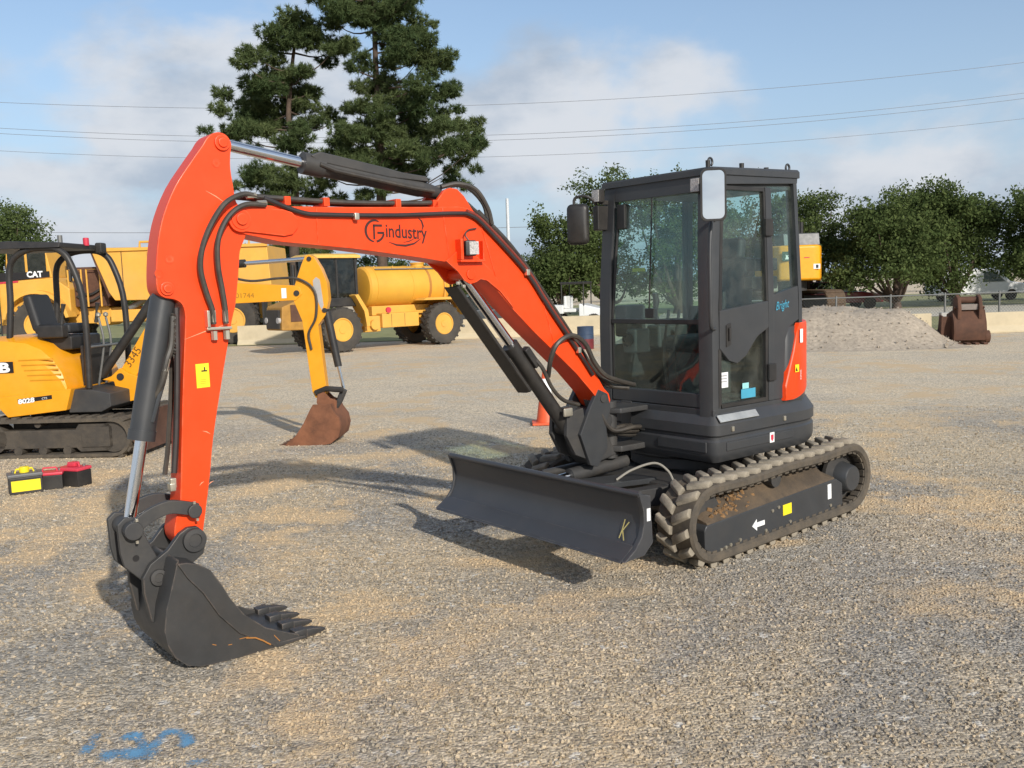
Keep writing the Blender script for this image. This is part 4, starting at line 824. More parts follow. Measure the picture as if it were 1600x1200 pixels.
for k in range(3): ln.b(3.664, 3.694, -0.0106, -0.0098, 1.392 + 0.009 * k, 1.394 + 0.009 * k)
part("sticker_lines", ln, mat("olive_print", (0.35, 0.28, 0.01), 0.6), arm)
hose([(3.34, 0.02, 2.335), (3.42, 0.03, 2.345), (3.52, 0.045, 2.30), (3.60, 0.05, 2.20), (3.655, 0.045, 2.08), (3.668, 0.03, 1.97), (3.645, 0.02, 1.86), (3.615, 0.012, 1.76), (3.612, 0.01, 1.69)], 0.014, par=arm)
hose([(3.30, 0.025, 2.295), (3.42, 0.035, 2.29), (3.51, 0.04, 2.23), (3.57, 0.04, 2.12), (3.578, 0.03, 1.99), (3.560, 0.02, 1.86), (3.548, 0.012, 1.76), (3.548, 0.01, 1.69)], 0.014, par=arm)
for x in (3.612, 3.548):
    part("hose_fitting", MB().cyl((x, 0.01, 1.70), (x, 0.01, 1.76), 0.015, n=6), STEEL, arm)
    part("hose_fitting", MB().cyl((x, 0.01, 1.61), (x, 0.01, 1.655), 0.017, n=6), STEEL, arm)
part("hose_bracket", MB().b(3.52, 3.65, -0.012, 0.02, 1.66, 1.675).b(3.635, 3.65, -0.012, 0.03, 1.675, 1.76), STEEL, arm, bevel=0.003)
for (x, z) in ((3.40, 2.338), (3.345, 2.30)): part("hose_fitting", MB().cyl((x, 0.02, z), (x - 0.05, 0.02, z + 0.003), 0.017, n=6), STEEL, arm)
hose([(3.80, -0.14, 1.80), (3.785, -0.15, 1.5), (3.83, -0.15, 1.1), (3.86, -0.15, 0.93)], 0.012, par=arm, sm=4)
hose([(3.775, -0.05, 1.78), (3.79, -0.05, 1.5), (3.82, -0.05, 1.15), (3.845, -0.05, 0.95)], 0.016, "arm_pipe", PIPE, par=arm, sm=4)
part("grease_fitting", MB().box((3.855, -0.05, 0.90), (0.03, 0.03, 0.05)), STEEL, arm, bevel=0.004)
part("valve_block", MB().b(3.845, 3.875, -0.08, -0.03, 0.86, 0.90), STEEL, arm, bevel=0.005)
# bucket cylinder
kc = MB(); kc.cyl((3.820, -0.1, 1.83), (3.978, -0.1, 1.135), 0.062); kc.cyl((3.968, -0.1, 1.18), (3.979, -0.1, 1.13), 0.067); kc.cyl((3.812, -0.1, 1.87), (3.822, -0.1, 1.82), 0.045, 0.062)
kcy = part("bucket_cylinder", kc, GREY)
part("cylinder_rod", MB().cyl((3.975, -0.1, 1.14), (4.072, -0.1, 0.70), 0.031), CHROME, kcy)
hose([(3.80, -0.03, 1.74), (3.82, -0.025, 1.60), (3.85, -0.02, 1.52), (3.875, -0.03, 1.42), (3.915, -0.06, 1.33)], 0.016, par=kcy)
part("cylinder_tube", MB().tube([(3.865, -0.045, 1.42), (3.90, -0.04, 1.33), (3.935, -0.045, 1.22)], 0.012, 8, 4), GREY, kcy)
part("hose_fitting", MB().cyl((3.845, -0.02, 1.53), (3.862, -0.022, 1.47), 0.015, n=8), STEEL, kcy)
part("spiral_guard", MB().tube([(3.80 + 0.0002 * i + 0.006 * math.cos(i * 1.4), -0.03 + 0.016 * math.sin(i * 1.4), 1.75 - 0.0035 * i) for i in range(60)], 0.006, 6), HOSE, kcy)
# links
def thick_curve(pts, w):
    P = [Vector((a, 0, b_)) for a, b_ in pts]; Lf, Rt = [], []
    for i, p in enumerate(P):
        t = (P[min(i + 1, len(P) - 1)] - P[max(i - 1, 0)]).normalized(); n_ = Vector((-t.z, 0, t.x)); ww = w[i] if isinstance(w, list) else w
        q1, q2 = p + n_ * ww, p - n_ * ww; Lf.append((q1.x, q1.z)); Rt.append((q2.x, q2.z))
    return Lf + Rt[::-1]
lc = [(p[0], p[2]) for p in smooth_path([(3.765, 0, 0.757), (3.84, 0, 0.782), (3.91, 0, 0.795), (3.99, 0, 0.775), (4.05, 0, 0.742), (4.10, 0, 0.70)], 3)]
for y0, y1 in ((0.0, 0.032), (-0.232, -0.20)):
    part("tipping_lever", MB().prism(thick_curve(lc, 0.034), y0, y1), GREYD, bevel=0.006)
for y0, y1 in ((-0.036, -0.004), (-0.196, -0.164)):
    part("bucket_link", MB().prism([(4.15, 0.745), (4.115, 0.775), (4.06, 0.765), (4.01, 0.64), (3.945, 0.49), (3.94, 0.43), (3.98, 0.405), (4.03, 0.42), (4.13, 0.53), (4.145, 0.60)], y0, y1), GREYD, bevel=0.008)
part("link_hole_disc", MB().cyl((4.075, -0.006, 0.565), (4.075, -0.002, 0.565), 0.016), BSTICK)  # black disc laid on the link, painted as the dark of a hole
for (x, z, y0, y1, r) in ((3.785, 0.757, -0.24, 0.05, 0.036), (4.088, 0.712, -0.25, 0.05, 0.045), (3.988, 0.462, -0.26, 0.05, 0.036)):
    part("link_pin", MB().cyl((x, y0, z), (x, y1, z), r), GREYD, bevel=0.006)
for (x, z) in ((3.785, 0.800), (3.775, 0.712), (4.07, 0.762), (4.075, 0.655)): part("grease_nipple", MB().box((x, 0.036, z), (0.012, 0.014, 0.014)), STEEL)
# bucket
BY0, BY1 = -0.335, 0.195
side_o = [(3.945, 0.548), (3.90, 0.545), (3.843, 0.525), (3.785, 0.482), (3.742, 0.41), (3.695, 0.314), (3.630, 0.218), (3.520, 0.120), (3.40, 0.062), (3.345, 0.040), (3.335, 0.015), (3.42, 0.004), (3.56, 0.002), (3.75, 0.003), (3.86, 0.010), (3.93, 0.036), (3.985, 0.09), (4.015, 0.16), (4.026, 0.235), (4.010, 0.335), (3.978, 0.435)]
bk = part("bucket", MB().prism(smooth := [(p[0], p[1]) for p in (side_o[10:] + [side_o[0]])] + [(a - 0.016 if a > 3.9 else a, b_ + 0.016) for a, b_ in ([side_o[0]] + side_o[:9:-1])], BY0 + 0.012, BY1 - 0.012), BUCKET, ang=40)
for y0, y1 in ((BY1 - 0.018, BY1), (BY0, BY0 + 0.018)):
    part("side_plate", MB().prism(side_o, y0, y1), BUCKET, bk, bevel=0.003)
part("side_strip", MB().prism([(3.945, 0.552), (3.90, 0.55), (3.843, 0.53), (3.785, 0.487), (3.742, 0.415), (3.695, 0.319), (3.630, 0.223), (3.520, 0.125), (3.40, 0.067), (3.345, 0.045), (3.33, 0.012), (3.47, 0.008), (3.545, 0.06), (3.66, 0.13), (3.76, 0.25), (3.83, 0.38), (3.90, 0.47)], BY1, BY1 + 0.012), BUCKET, bk, bevel=0.003)
part("top_plate", MB().prism([(3.945, 0.548), (3.90, 0.545), (3.843, 0.525), (3.85, 0.505), (3.90, 0.525), (3.94, 0.53)], BY0 + 0.018, BY1 - 0.018), BUCKET, bk)
part("lip_plate", MB().prism([(3.47, 0.030), (3.31, 0.028), (3.30, 0.014), (3.47, 0.004)], BY0 - 0.004, BY1 + 0.014), BUCKET, bk, bevel=0.003)
for y0, y1 in ((-0.001, 0.036), (-0.236, -0.199)):
    part("bucket_ear", MB().prism([(3.735, 0.59), (3.742, 0.64), (3.775, 0.675), (3.825, 0.678), (3.868, 0.655), (3.93, 0.585), (4.02, 0.53), (4.06, 0.47), (4.06, 0.39), (4.035, 0.24), (3.98, 0.22), (3.90, 0.44), (3.80, 0.50), (3.755, 0.53)], y0, y1), BUCKET, bk, bevel=0.006)
    yy = y1 if y1 > 0 else y0; sg = 1 if y1 > 0 else -1
    for (x, z, r) in ((3.800, 0.612, 0.058), (3.990, 0.462, 0.04)):
        part("pin_collar", MB().lathe([(r, 0), (r, 0.024 * sg), (r * 0.6, 0.026 * sg), (r * 0.55, 0.018 * sg), (0.0005, 0.018 * sg)], (x, yy, z), (0, 1, 0), 28), GREYD, bk)
tooth = MB(); tooth.loft([[(3.36, -0.034, 0.002), (3.36, 0.034, 0.002), (3.36, 0.034, 0.052), (3.36, -0.034, 0.052)], [(3.29, -0.034, 0.002), (3.29, 0.034, 0.002), (3.29, 0.034, 0.056), (3.29, -0.034, 0.056)]])
tooth.loft([[(3.30, -0.028, 0.004), (3.30, 0.028, 0.004), (3.30, 0.028, 0.050), (3.30, -0.028, 0.050)], [(3.24, -0.026, 0.006), (3.24, 0.026, 0.006), (3.24, 0.026, 0.042), (3.24, -0.026, 0.042)], [(3.172, -0.015, 0.012), (3.172, 0.015, 0.012), (3.172, 0.015, 0.022), (3.172, -0.015, 0.022)]])
tme = tooth.mesh("tooth", BUCKET, bevel=0.004)
for k in range(4): link_mesh("tooth", tme, bk, Matrix.Translation((0, 0.165 - 0.157 * k, 0.004)))
part("paper_tag", MB().box((3.60, -0.12, 0.19), (0.02, 0.05, 0.05), Matrix.Rotation(0.5, 3, 'X')), mat("pale_tag", (0.55, 0.52, 0.36), 0.7), bk)
scr = MB()
for pts, w in (([(3.63, 0.10), (3.58, 0.088), (3.54, 0.062), (3.52, 0.045), (3.50, 0.030)], 0.007), ([(3.66, 0.10), (3.60, 0.098)], 0.004), ([(3.48, 0.075), (3.45, 0.035)], 0.004), ([(3.80, 0.11), (3.78, 0.10)], 0.004), ([(3.72, 0.085), (3.70, 0.083)], 0.004)):
    v_, f_ = ribbon([(x, BY1, z) for x, z in pts], w, (0, 1, 0), 0.0135 if w > 0.005 or pts[0][0] < 3.5 else 0.002); scr.add(v_, f_)
part("rust_scratches", scr, mat("orange_rust", (0.33, 0.14, 0.03), 0.8), bk, flat=True)
# ---------------------------------------------------------------- shared builders
def tyre(name, R_, r_in, w, parent, loc, axis=(0, 1, 0), lugs=22, rim_mat=None, hub=0.35, side=1):
    """wheel = tyre mesh with its rim and hub as sub-parts; axis points outwards"""
    a = Vector(axis).normalized(); o = Vector(loc); u = a.orthogonal().normalized(); wv = a.cross(u)
    prof = [(r_in, -w * .42), (r_in + (R_ - r_in) * .45, -w * .5), (R_ * .93, -w * .48), (R_ * .97, -w * .36), (R_ * .97, w * .36), (R_ * .93, w * .48), (r_in + (R_ - r_in) * .45, w * .5), (r_in, w * .42)]
    mb = MB().lathe(prof, o, a, 40, cap=False)
    for k in range(lugs):
        for sg in (-1, 1):
            th = 2 * math.pi * (k + (0.5 if sg > 0 else 0)) / lugs
            rd = u * math.cos(th) + wv * math.sin(th); tg = a.cross(rd)
            rot = Matrix((tg, a, rd)).transposed() @ Matrix.Rotation(R(24 * sg), 3, 'Z')
            mb.box(o + rd * R_ * .97 + a * (w * .24 * sg), (R_ * .10, w * .46, R_ * .07), rot)
    t = mb.build(name, TYRE, parent, ang=35)
    rm = MB().lathe([(r_in * 1.02, w * .40), (r_in * .97, w * .46), (r_in * .90, w * .46), (r_in * .84, w * .36), (r_in * .60, w * .30), (r_in * .58, w * .36), (r_in * hub, w * .38), (r_in * hub * .9, w * .44), (0.001, w * .44)], o, a, 36)
    rm.build("rim", rim_mat or CYEL, t, ang=30)
    return t
def crawler(parent, x0, x1, y0, y1, h, m=RUBBER, nl=34, name="track"):
    r = h / 2; L_ = (x1 - x0) - h; mb = MB(); rings = []; cxf, cxr = x1 - r, x0 + r
    pts = []
    for k in range(10): pts.append((cxr + L_ * k / 10, 0.0, 0, -1))
    for k in range(12): a = -math.pi / 2 + math.pi * k / 12; pts.append((cxf + r * math.cos(a), r + r * math.sin(a), math.cos(a), math.sin(a)))
    for k in range(10): pts.append((cxf - L_ * k / 10, h, 0, 1))
    for k in range(12): a = math.pi / 2 + math.pi * k / 12; pts.append((cxr + r * math.cos(a), r + r * math.sin(a), math.cos(a), math.sin(a)))
    for (x, z, nx_, nz_) in pts: rings.append([(x + nx_ * o, yy, z + nz_ * o) for yy, o in ((y0, -0.01), (y0 + .02, 0), (y1 - .02, 0), (y1, -0.01), (y1, -h * .10), (y0, -h * .10))])
    mb.loft(rings, closed=True)
    t = mb.build(name, m, parent)
    per_ = 2 * L_ + 2 * math.pi * r; lg_ = MB().box((0, 0, 0.006), (per_ / nl * .5, (y1 - y0) * .94, 0.03)).mesh("tread_bar", m, bevel=0.004, seg=1)
    for k in range(nl):
        s_ = per_ * k / nl
        if s_ < L_: x, z, a = cxr + s_, 0.0, -math.pi / 2
        elif s_ < L_ + math.pi * r: a = -math.pi / 2 + (s_ - L_) / r; x, z = cxf + r * math.cos(a), r + r * math.sin(a)
        elif s_ < 2 * L_ + math.pi * r: x, z, a = cxf - (s_ - L_ - math.pi * r), h, math.pi / 2
        else: a = math.pi / 2 + (s_ - 2 * L_ - math.pi * r) / r; x, z = cxr + r * math.cos(a), r + r * math.sin(a)
        mt = Matrix((Vector((-math.sin(a), 0, math.cos(a))), Vector((0, -1, 0)), Vector((math.cos(a), 0, math.sin(a))))).transposed().to_4x4()
        mt.translation = (x, (y0 + y1) / 2, z + 0.0); link_mesh("tread_bar", lg_, t, mt)
    return t

JDUST = mat('dusty_black_steel', (0.035, 0.031, 0.027), 0.7, var=0.3, dust=0.5, dust_col=(0.16, 0.125, 0.085), dscale=5.0, bump=0.2, bscale=40)
# ---------------------------------------------------------------- yellow mini excavator with canopy (x forward, right side to the camera)
J = empty("mini_excavator", (-5.3, 11.55, 0.0), -0.07)
tag(J, "yellow mini excavator with black open canopy, cut by the left edge", "excavator")
for y0, y1 in ((-0.75, -0.45), (0.45, 0.75)):
    t = crawler(J, -1.05, 0.90, y0, y1, 0.47)
    sg = -1 if y0 < 0 else 1
    fr = part("track_frame", MB().prism([(0.62, 0.40), (0.66, 0.36), (0.66, 0.12), (0.60, 0.07), (0.25, 0.06), (0.2, 0.11), (-0.75, 0.11), (-0.8, 0.15), (-0.8, 0.33), (0.2, 0.33), (0.25, 0.40)], sg * 0.52, sg * 0.70), JDUST, J, bevel=0.012)
    part("idler_cover", MB().b(0.28, 0.62, *sorted((sg * 0.70, sg * 0.715)), 0.12, 0.36), JDUST, fr, bevel=0.03)
    for cx_ in (0.66, -0.82): part("track_wheel", MB().lathe([(0.03, -0.1), (0.18, -0.1), (0.18, 0.1), (0.03, 0.1)], (cx_, sg * 0.6, 0.235), (0, 1, 0), 28), JDUST, J)
    for k in range(3): part("track_roller", MB().cyl((0.1 - 0.3 * k, sg * 0.5, 0.085), (0.1 - 0.3 * k, sg * 0.72, 0.085), 0.05, n=16), JDUST, J)
    part("carrier_roller", MB().cyl((-0.25, sg * 0.5, 0.40), (-0.25, sg * 0.70, 0.40), 0.04, n=14), JDUST, J)
part("undercarriage_frame", MB().b(-0.7, 0.6, -0.46, 0.46, 0.2, 0.42).lathe([(0.42, 0), (0.42, 0.12)], (-0.2, 0, 0.40), (0, 0, 1), 32), JDUST, J, bevel=0.01)
part("dozer_blade", MB().prism([(0.98, 0.50), (0.95, 0.36), (0.96, 0.20), (1.03, 0.06), (1.0, 0.05), (0.92, 0.2), (0.91, 0.36), (0.94, 0.50)], -0.76, 0.76), RUSTD, J)
for y in (-0.3, 0.3): part("blade_arm", MB().prism([(0.94, 0.38), (0.94, 0.26), (0.4, 0.20), (0.4, 0.32)], y - 0.05, y + 0.05), JDUST, J, bevel=0.01)
# body
def jring(x, zt, zb, yw, rr=0.18):
    return [(x, -yw, zb), (x, -yw, zt - rr), (x, -yw + rr * .3, zt - rr * .3), (x, -yw + rr, zt), (x, yw - rr, zt), (x, yw - rr * .3, zt - rr * .3), (x, yw, zt - rr), (x, yw, zb)]
eng = MB().loft([jring(-1.45, 1.15, 0.62, 0.42), jring(-1.38, 1.30, 0.62, 0.55), jring(-1.15, 1.42, 0.62, 0.66), jring(-0.65, 1.445, 0.64, 0.68), jring(-0.35, 1.41, 0.66, 0.685), jring(-0.17, 1.33, 0.67, 0.685), jring(-0.03, 1.20, 0.68, 0.685), jring(0.07, 1.04, 0.69, 0.685, 0.12), jring(0.13, 0.85, 0.70, 0.685, 0.06)])
engo = part("engine_cover", eng, JYEL, J, ang=28)
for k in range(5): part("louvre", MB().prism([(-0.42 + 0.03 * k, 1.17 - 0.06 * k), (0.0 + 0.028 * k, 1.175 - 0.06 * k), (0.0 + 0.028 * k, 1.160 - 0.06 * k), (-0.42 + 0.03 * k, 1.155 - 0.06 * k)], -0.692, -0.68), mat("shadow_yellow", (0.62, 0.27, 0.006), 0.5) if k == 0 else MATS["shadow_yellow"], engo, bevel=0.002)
sk2 = part("body_skirt", MB().prism([(0.20, 0.815), (0.12, 0.56), (-0.60, 0.49), (-0.70, 0.60), (-1.30, 0.60), (-1.35, 0.70), (-1.2, 0.715), (-0.66, 0.735)], -0.705, 0.70), JYEL, J, bevel=0.012)
part("rear_counterweight", MB().b(-1.5, -1.30, -0.5, 0.5, 0.58, 0.72), JYEL, J, bevel=0.03)
bdg = part("decal_plate", MB().prism([(-0.46, 0.655), (-0.04, 0.700), (-0.04, 0.748), (-0.13, 0.738), (-0.46, 0.706)], -0.7075, -0.706), BSTICK, J)
text("model_number", "8028", 0.075, (-0.455, -0.7078, 0.650), (1, 0, 0.11), (0, 0, 1), WHITE, J, bold=0.003, sx=1.35)
text("model_number", "CTS", 0.035, (-0.165, -0.7078, 0.694), (1, 0, 0.11), (0, 0, 1), WHITE, J, sx=1.1)
part("maker_plate", MB().b(-1.02, -0.485, -0.698, -0.6905, 1.02, 1.15), BSTICK, J, bevel=0.002)
for ch_, x_ in (("J", -0.985), ("C", -0.835), ("B", -0.665)): text("maker_letter", ch_, 0.155, (x_, -0.6985, 1.030), (1, 0, 0), (0, 0, 1), WHITE, J, bold=0.007, sx=1.55)
part("platform", MB().prism([(0.14, 0.80), (0.45, 0.78), (0.62, 0.74), (0.62, 0.58), (0.5, 0.52), (0.10, 0.52)], -0.62, 0.60), GREYD, J, bevel=0.015)
part("seat_pedestal", MB().b(-0.5, 0.06, -0.35, 0.35, 1.25, 1.42), BLACK, J, bevel=0.03)
seatj = part("seat", MB().box((-0.25, 0.0, 1.50), (0.46, 0.46, 0.12)), SEAT, J, bevel=0.04, seg=3)
part("backrest", MB().box((-0.50, 0.0, 1.70), (0.12, 0.44, 0.46), Matrix.Rotation(R(-14), 3, 'Y')), SEAT, seatj, bevel=0.045, seg=3)
part("control_box", MB().b(-0.3, 0.03, -0.48, -0.34, 1.40, 1.56), BLACK, J, bevel=0.03)
part("front_console", MB().b(0.12, 0.2, -0.3, 0.3, 0.8, 1.30), BLACK, J, bevel=0.02)
for y in (-0.40, 0.40):
    part("joystick", MB().tube([(-0.02, y, 1.55), (0.0, y, 1.70), (0.02, y, 1.80)], [0.025, 0.014, 0.03], 8), BLACK, J)
for y in (-0.10, 0.08):
    lv = part("travel_lever", MB().tube([(0.22, y, 0.80), (0.32, y, 1.3), (0.28, y, 1.62)], 0.014, 8, 4), GALV, J)
    part("lever_knob", MB().lathe([(0.005, -0.03), (0.03, -0.01), (0.03, 0.02), (0.005, 0.035)], (0.28, y, 1.65), (0, 0, 1), 12), STEEL, lv)
# canopy
for y in (-0.52, 0.48):
    part("canopy_hoop", MB().tube([(-0.62, y, 1.30), (-0.56, y, 1.8), (-0.54, y, 2.2), (-0.46, y, 2.36), (-0.28, y, 2.45), (-0.02, y, 2.46), (0.13, y, 2.40), (0.22, y, 2.26), (0.32, y, 1.91), (0.34, y, 1.4), (0.32, y, 0.80)], 0.038, 10, 4), BLACK, J)
part("canopy_roof", MB().loft([[(-1.15, -0.58, 2.46), (-1.15, 0.54, 2.46), (-1.15, 0.50, 2.53), (-1.15, -0.54, 2.53)], [(-0.5, -0.60, 2.46), (-0.5, 0.56, 2.46), (-0.5, 0.52, 2.555), (-0.5, -0.56, 2.555)], [(0.12, -0.58, 2.46), (0.12, 0.54, 2.46), (0.12, 0.5, 2.52), (0.12, -0.54, 2.52)]]), BLACK, J, bevel=0.015)
part("cross_bar", MB().cyl((0.33, -0.5, 1.28), (0.33, 0.46, 1.28), 0.016, n=10), GALV, J)
lampj = part("work_lamp", MB().b(0.10, 0.19, 0.28, 0.42, 2.42, 2.55), BLACK, J, bevel=0.02)
part("beacon", MB().cyl((0.12, 0.05, 2.50), (0.12, 0.05, 2.60), 0.035), REDP, J, bevel=0.01)
part("exhaust_stub", MB().cyl((-0.35, 0.3, 2.52), (-0.35, 0.3, 2.66), 0.03), GALV, J)
# boom, dipper, bucket
bj = part("boom", MB().prism([(0.42, 0.86), (0.92, 1.59), (1.2, 1.95), (1.45, 2.07), (2.0, 1.985), (2.72, 1.93), (2.80, 1.90), (2.82, 1.82), (2.74, 1.75), (2.0, 1.735), (1.62, 1.75), (1.42, 1.70), (0.80, 1.05), (0.62, 0.80), (0.5, 0.78)], -0.075, 0.075), JYEL, J, bevel=0.008)
text("boom_number", "3345", 0.14, (0.615, -0.0755, 0.985), (0.70, 0, 0.90), (-0.90, 0, 0.70), mat("brown_print", (0.10, 0.05, 0.01), 0.6), bj)
text("boom_number", "01744", 0.085, (2.0, -0.0755, 1.80), (1, 0, -0.01), (0, 0, 1), mat("faded_print", (0.32, 0.15, 0.01), 0.6), bj, sx=1.1)
plate("white_sticker", (2.60, -0.0755, 1.84), (1, 0, 0), (0, 0, 1), 0.06, 0.12, 0.001, WHITE, bj)
part("boom_pin", MB().cyl((2.755, -0.085, 1.835), (2.755, 0.085, 1.835), 0.035), BLACK, bj)
part("boom_bracket", MB().prism([(0.28, 0.86), (0.40, 0.90), (0.52, 1.0), (0.62, 0.93), (0.78, 0.87), (0.83, 0.78), (0.80, 0.66), (0.70, 0.60), (0.5, 0.56), (0.27, 0.575), (0.28, 0.62), (0.45, 0.65), (0.44, 0.69), (0.26, 0.72), (0.28, 0.765), (0.44, 0.775), (0.43, 0.83)], -0.14, 0.14), JYEL, J, bevel=0.01)
part("bracket_pin", MB().cyl((0.52, -0.15, 0.89), (0.52, 0.15, 0.89), 0.045), BLACK, J)
jc_ = part("boom_cylinder", MB().cyl((0.22, -0.02, 0.90), (0.98, -0.02, 1.86), 0.055), BLACK, J); part("cylinder_rod", MB().cyl((0.98, -0.02, 1.86), (1.12, -0.02, 2.03), 0.028), CHROME, jc_)
dj = part("dipper_arm", MB().prism([(2.93, 2.29), (2.99, 2.26), (3.07, 2.12), (3.13, 1.95), (3.14, 1.75), (3.09, 1.56), (2.995, 1.44), (3.055, 0.64), (3.00, 0.54), (2.91, 0.56), (2.875, 0.64), (2.80, 1.5), (2.69, 1.79), (2.72, 1.90), (2.83, 2.18), (2.88, 2.28)], -0.065, 0.065), JYEL, J, bevel=0.008)
for x, z in ((2.93, 2.24), (3.085, 1.62), (2.99, 0.60)): part("arm_pin", MB().cyl((x, -0.08, z), (x, 0.08, z), 0.028), BLACK, dj)
mech = mat("mascot_grey", (0.42, 0.40, 0.38), 0.6)
part("decal", MB().prism([(3.00, 2.02), (2.96, 1.98), (2.965, 1.82), (3.01, 1.72), (3.05, 1.62), (3.075, 1.68), (3.06, 1.85), (3.045, 1.99)], -0.0668, -0.0658), mech, dj)
part("hydraulic_hose", MB().tube([(1.9, -0.07, 2.07), (2.2, -0.08, 2.0), (2.55, -0.08, 2.02), (2.80, -0.085, 2.0), (2.98, -0.085, 1.85), (2.98, -0.085, 1.55), (2.88, -0.085, 1.35), (2.90, -0.08, 1.15)], 0.015, 8, 5), HOSE, J)
ajc = part("arm_cylinder", MB().cyl((1.5, 0, 2.2), (2.12, 0, 2.215), 0.05), BLACK, J); part("cylinder_rod", MB().cyl((2.12, 0, 2.215), (2.92, 0, 2.245), 0.026), CHROME, ajc)
bjc = part("bucket_cylinder", MB().cyl((3.09, 0, 1.60), (3.20, 0, 0.93), 0.05, 0.045), BLACK, J); part("cylinder_rod", MB().cyl((3.20, 0, 0.93), (3.25, 0, 0.66), 0.02), CHROME, bjc)
part("tipping_lever", MB().tube([(2.92, -0.08, 0.62), (3.05, -0.08, 0.67), (3.26, -0.08, 0.65)], 0.035, 8), BLACK, J); part("bucket_link", MB().tube([(3.26, -0.02, 0.65), (3.20, -0.02, 0.52), (3.14, -0.02, 0.44)], 0.04, 8), GREYD, J)
jb = [(2.93, 0.50), (3.14, 0.50), (3.17, 0.42), (3.235, 0.33), (3.255, 0.22), (3.22, 0.10), (3.12, 0.02), (2.98, 0.0), (2.56, 0.0), (2.60, 0.05), (2.70, 0.13), (2.80, 0.27), (2.88, 0.42)]
jbo = part("bucket", MB().prism(jb[1:9] + [(2.60, 0.018), (2.97, 0.02), (3.10, 0.04), (3.19, 0.11), (3.23, 0.22), (3.21, 0.32), (3.15, 0.40), (3.12, 0.49)], -0.25, 0.25), RUST, J)
for y in (-0.26, 0.245): part("side_plate", MB().prism(jb, y, y + 0.015), RUST, jbo, bevel=0.003)
for y in (-0.10, 0.07): part("bucket_ear", MB().prism([(2.93, 0.50), (2.95, 0.63), (3.02, 0.64), (3.10, 0.55), (3.18, 0.52), (3.17, 0.42), (3.0, 0.38)], y, y + 0.03), RUST, jbo, bevel=0.004)
for k in range(4):
    part("tooth", MB().loft([[(2.60, -0.22 + 0.14 * k, 0.0), (2.60, -0.17 + 0.14 * k, 0.0), (2.60, -0.17 + 0.14 * k, 0.035), (2.60, -0.22 + 0.14 * k, 0.035)], [(2.47, -0.205 + 0.14 * k, 0.003), (2.47, -0.185 + 0.14 * k, 0.003), (2.47, -0.185 + 0.14 * k, 0.012), (2.47, -0.205 + 0.14 * k, 0.012)]]), RUSTD, jbo)

# ---------------------------------------------------------------- batteries on the ground
def battery(x, y, rz, w, d, h, lid, label, handle):
    b_ = empty("battery", (x, y, 0.003), rz); tag(b_, label, "battery", "batteries on the gravel by the yellow mini excavator")
    part("case", MB().b(-w / 2, w / 2, -d / 2, d / 2, 0, h * .82), BLACK, b_, bevel=0.008)
    ld = part("lid", MB().b(-w / 2 - .006, w / 2 + .006, -d / 2 - .006, d / 2 + .006, h * .825, h), lid, b_, bevel=0.01)
    for sx in (-1, 1): part("terminal", MB().cyl((sx * w * .33, d * .25, h), (sx * w * .33, d * .25, h + .02), 0.014, n=12), GALV, ld)
    part("carry_handle", MB().tube([(-w * .28, 0, h), (-w * .24, 0, h + .035), (w * .24, 0, h + .035), (w * .28, 0, h)], 0.009, 8), handle, ld)
    return b_
b1 = battery(-4.74, 8.88, 0.55, 0.29, 0.19, 0.20, mat("grey_lid", (0.12, 0.12, 0.12), 0.5), "black battery with large yellow side label and yellow handle", YSTICK)
plate("yellow_label", (0.0, -0.0952, 0.085), (1, 0, 0), (0, 0, 1), 0.25, 0.105, 0.0012, YSTICK, b1)
part("yellow_cap", MB().cyl((0.0, 0.0, 0.20), (0.0, 0.0, 0.255), 0.045, n=18), YSTICK, b1, bevel=0.006)
battery(-4.58, 9.05, 0.30, 0.24, 0.17, 0.17, PINK, "middle battery of three, black case with low red lid", PINK)
b3 = battery(-4.40, 9.17, -0.35, 0.27, 0.18, 0.19, PINK, "rightmost battery, black case with raised red lid", PINK)
part("red_cap", MB().b(-0.05, 0.04, -0.03, 0.05, 0.19, 0.235), PINK, b3, bevel=0.012)

# ---------------------------------------------------------------- traffic cone
cn = empty("traffic_cone", (0.44, 12.25, 0.003)); tag(cn, "orange traffic cone with white collar standing behind the boom", "traffic cone")
part("base", MB().b(-0.19, 0.19, -0.19, 0.19, 0, 0.03), CONE, cn, bevel=0.01)
part("body", MB().lathe([(0.135, 0.0), (0.13, 0.02), (0.035, 0.68), (0.02, 0.685)], (0, 0, 0.028), (0, 0, 1), 28), CONE, cn)
part("white_collar", MB().lathe([(0.0875, 0.0), (0.0865, 0.005), (0.0515, 0.235), (0.0505, 0.24)], (0, 0, 0.362), (0, 0, 1), 28), WHITE, cn)

# ---------------------------------------------------------------- yellow articulated dump truck on the left
T = empty("dump_truck", (-14.0, 36.5, 0.0)); tag(T, "large yellow dump truck with big hopper behind the canopy excavator", "truck")
for sy in (-1.25, 1.25):
    for x, r in ((-3.70, 0.97), (3.62, 0.92)): tyre("wheel", r, r * 0.52, 0.62, T, (x, sy, r), (0, -1 if sy < 0 else 1, 0))
hp = MB(); fr_ = [(-1.55, 3.78), (5.05, 3.66), (5.15, 1.95), (4.6, 1.72), (-0.75, 1.80), (-0.95, 2.1)]
hp.prism(fr_, -1.45, 1.45); hpo = part("hopper", hp, CYEL, T, bevel=0.04)
part("hopper_rim", MB().b(-1.6, 5.08, -1.53, -1.452, 3.62, 3.74), CYEL, hpo, bevel=0.02)
for x in (0.6, 2.2, 3.8): part("hopper_rib", MB().b(x, x + 0.14, -1.53, -1.452, 1.85, 3.60), CYEL, hpo, bevel=0.02)
part("headboard", MB().prism([(-1.62, 3.80), (-1.55, 3.82), (-0.9, 2.0), (-1.0, 1.9)], -1.40, 1.40), RUSTD, hpo)
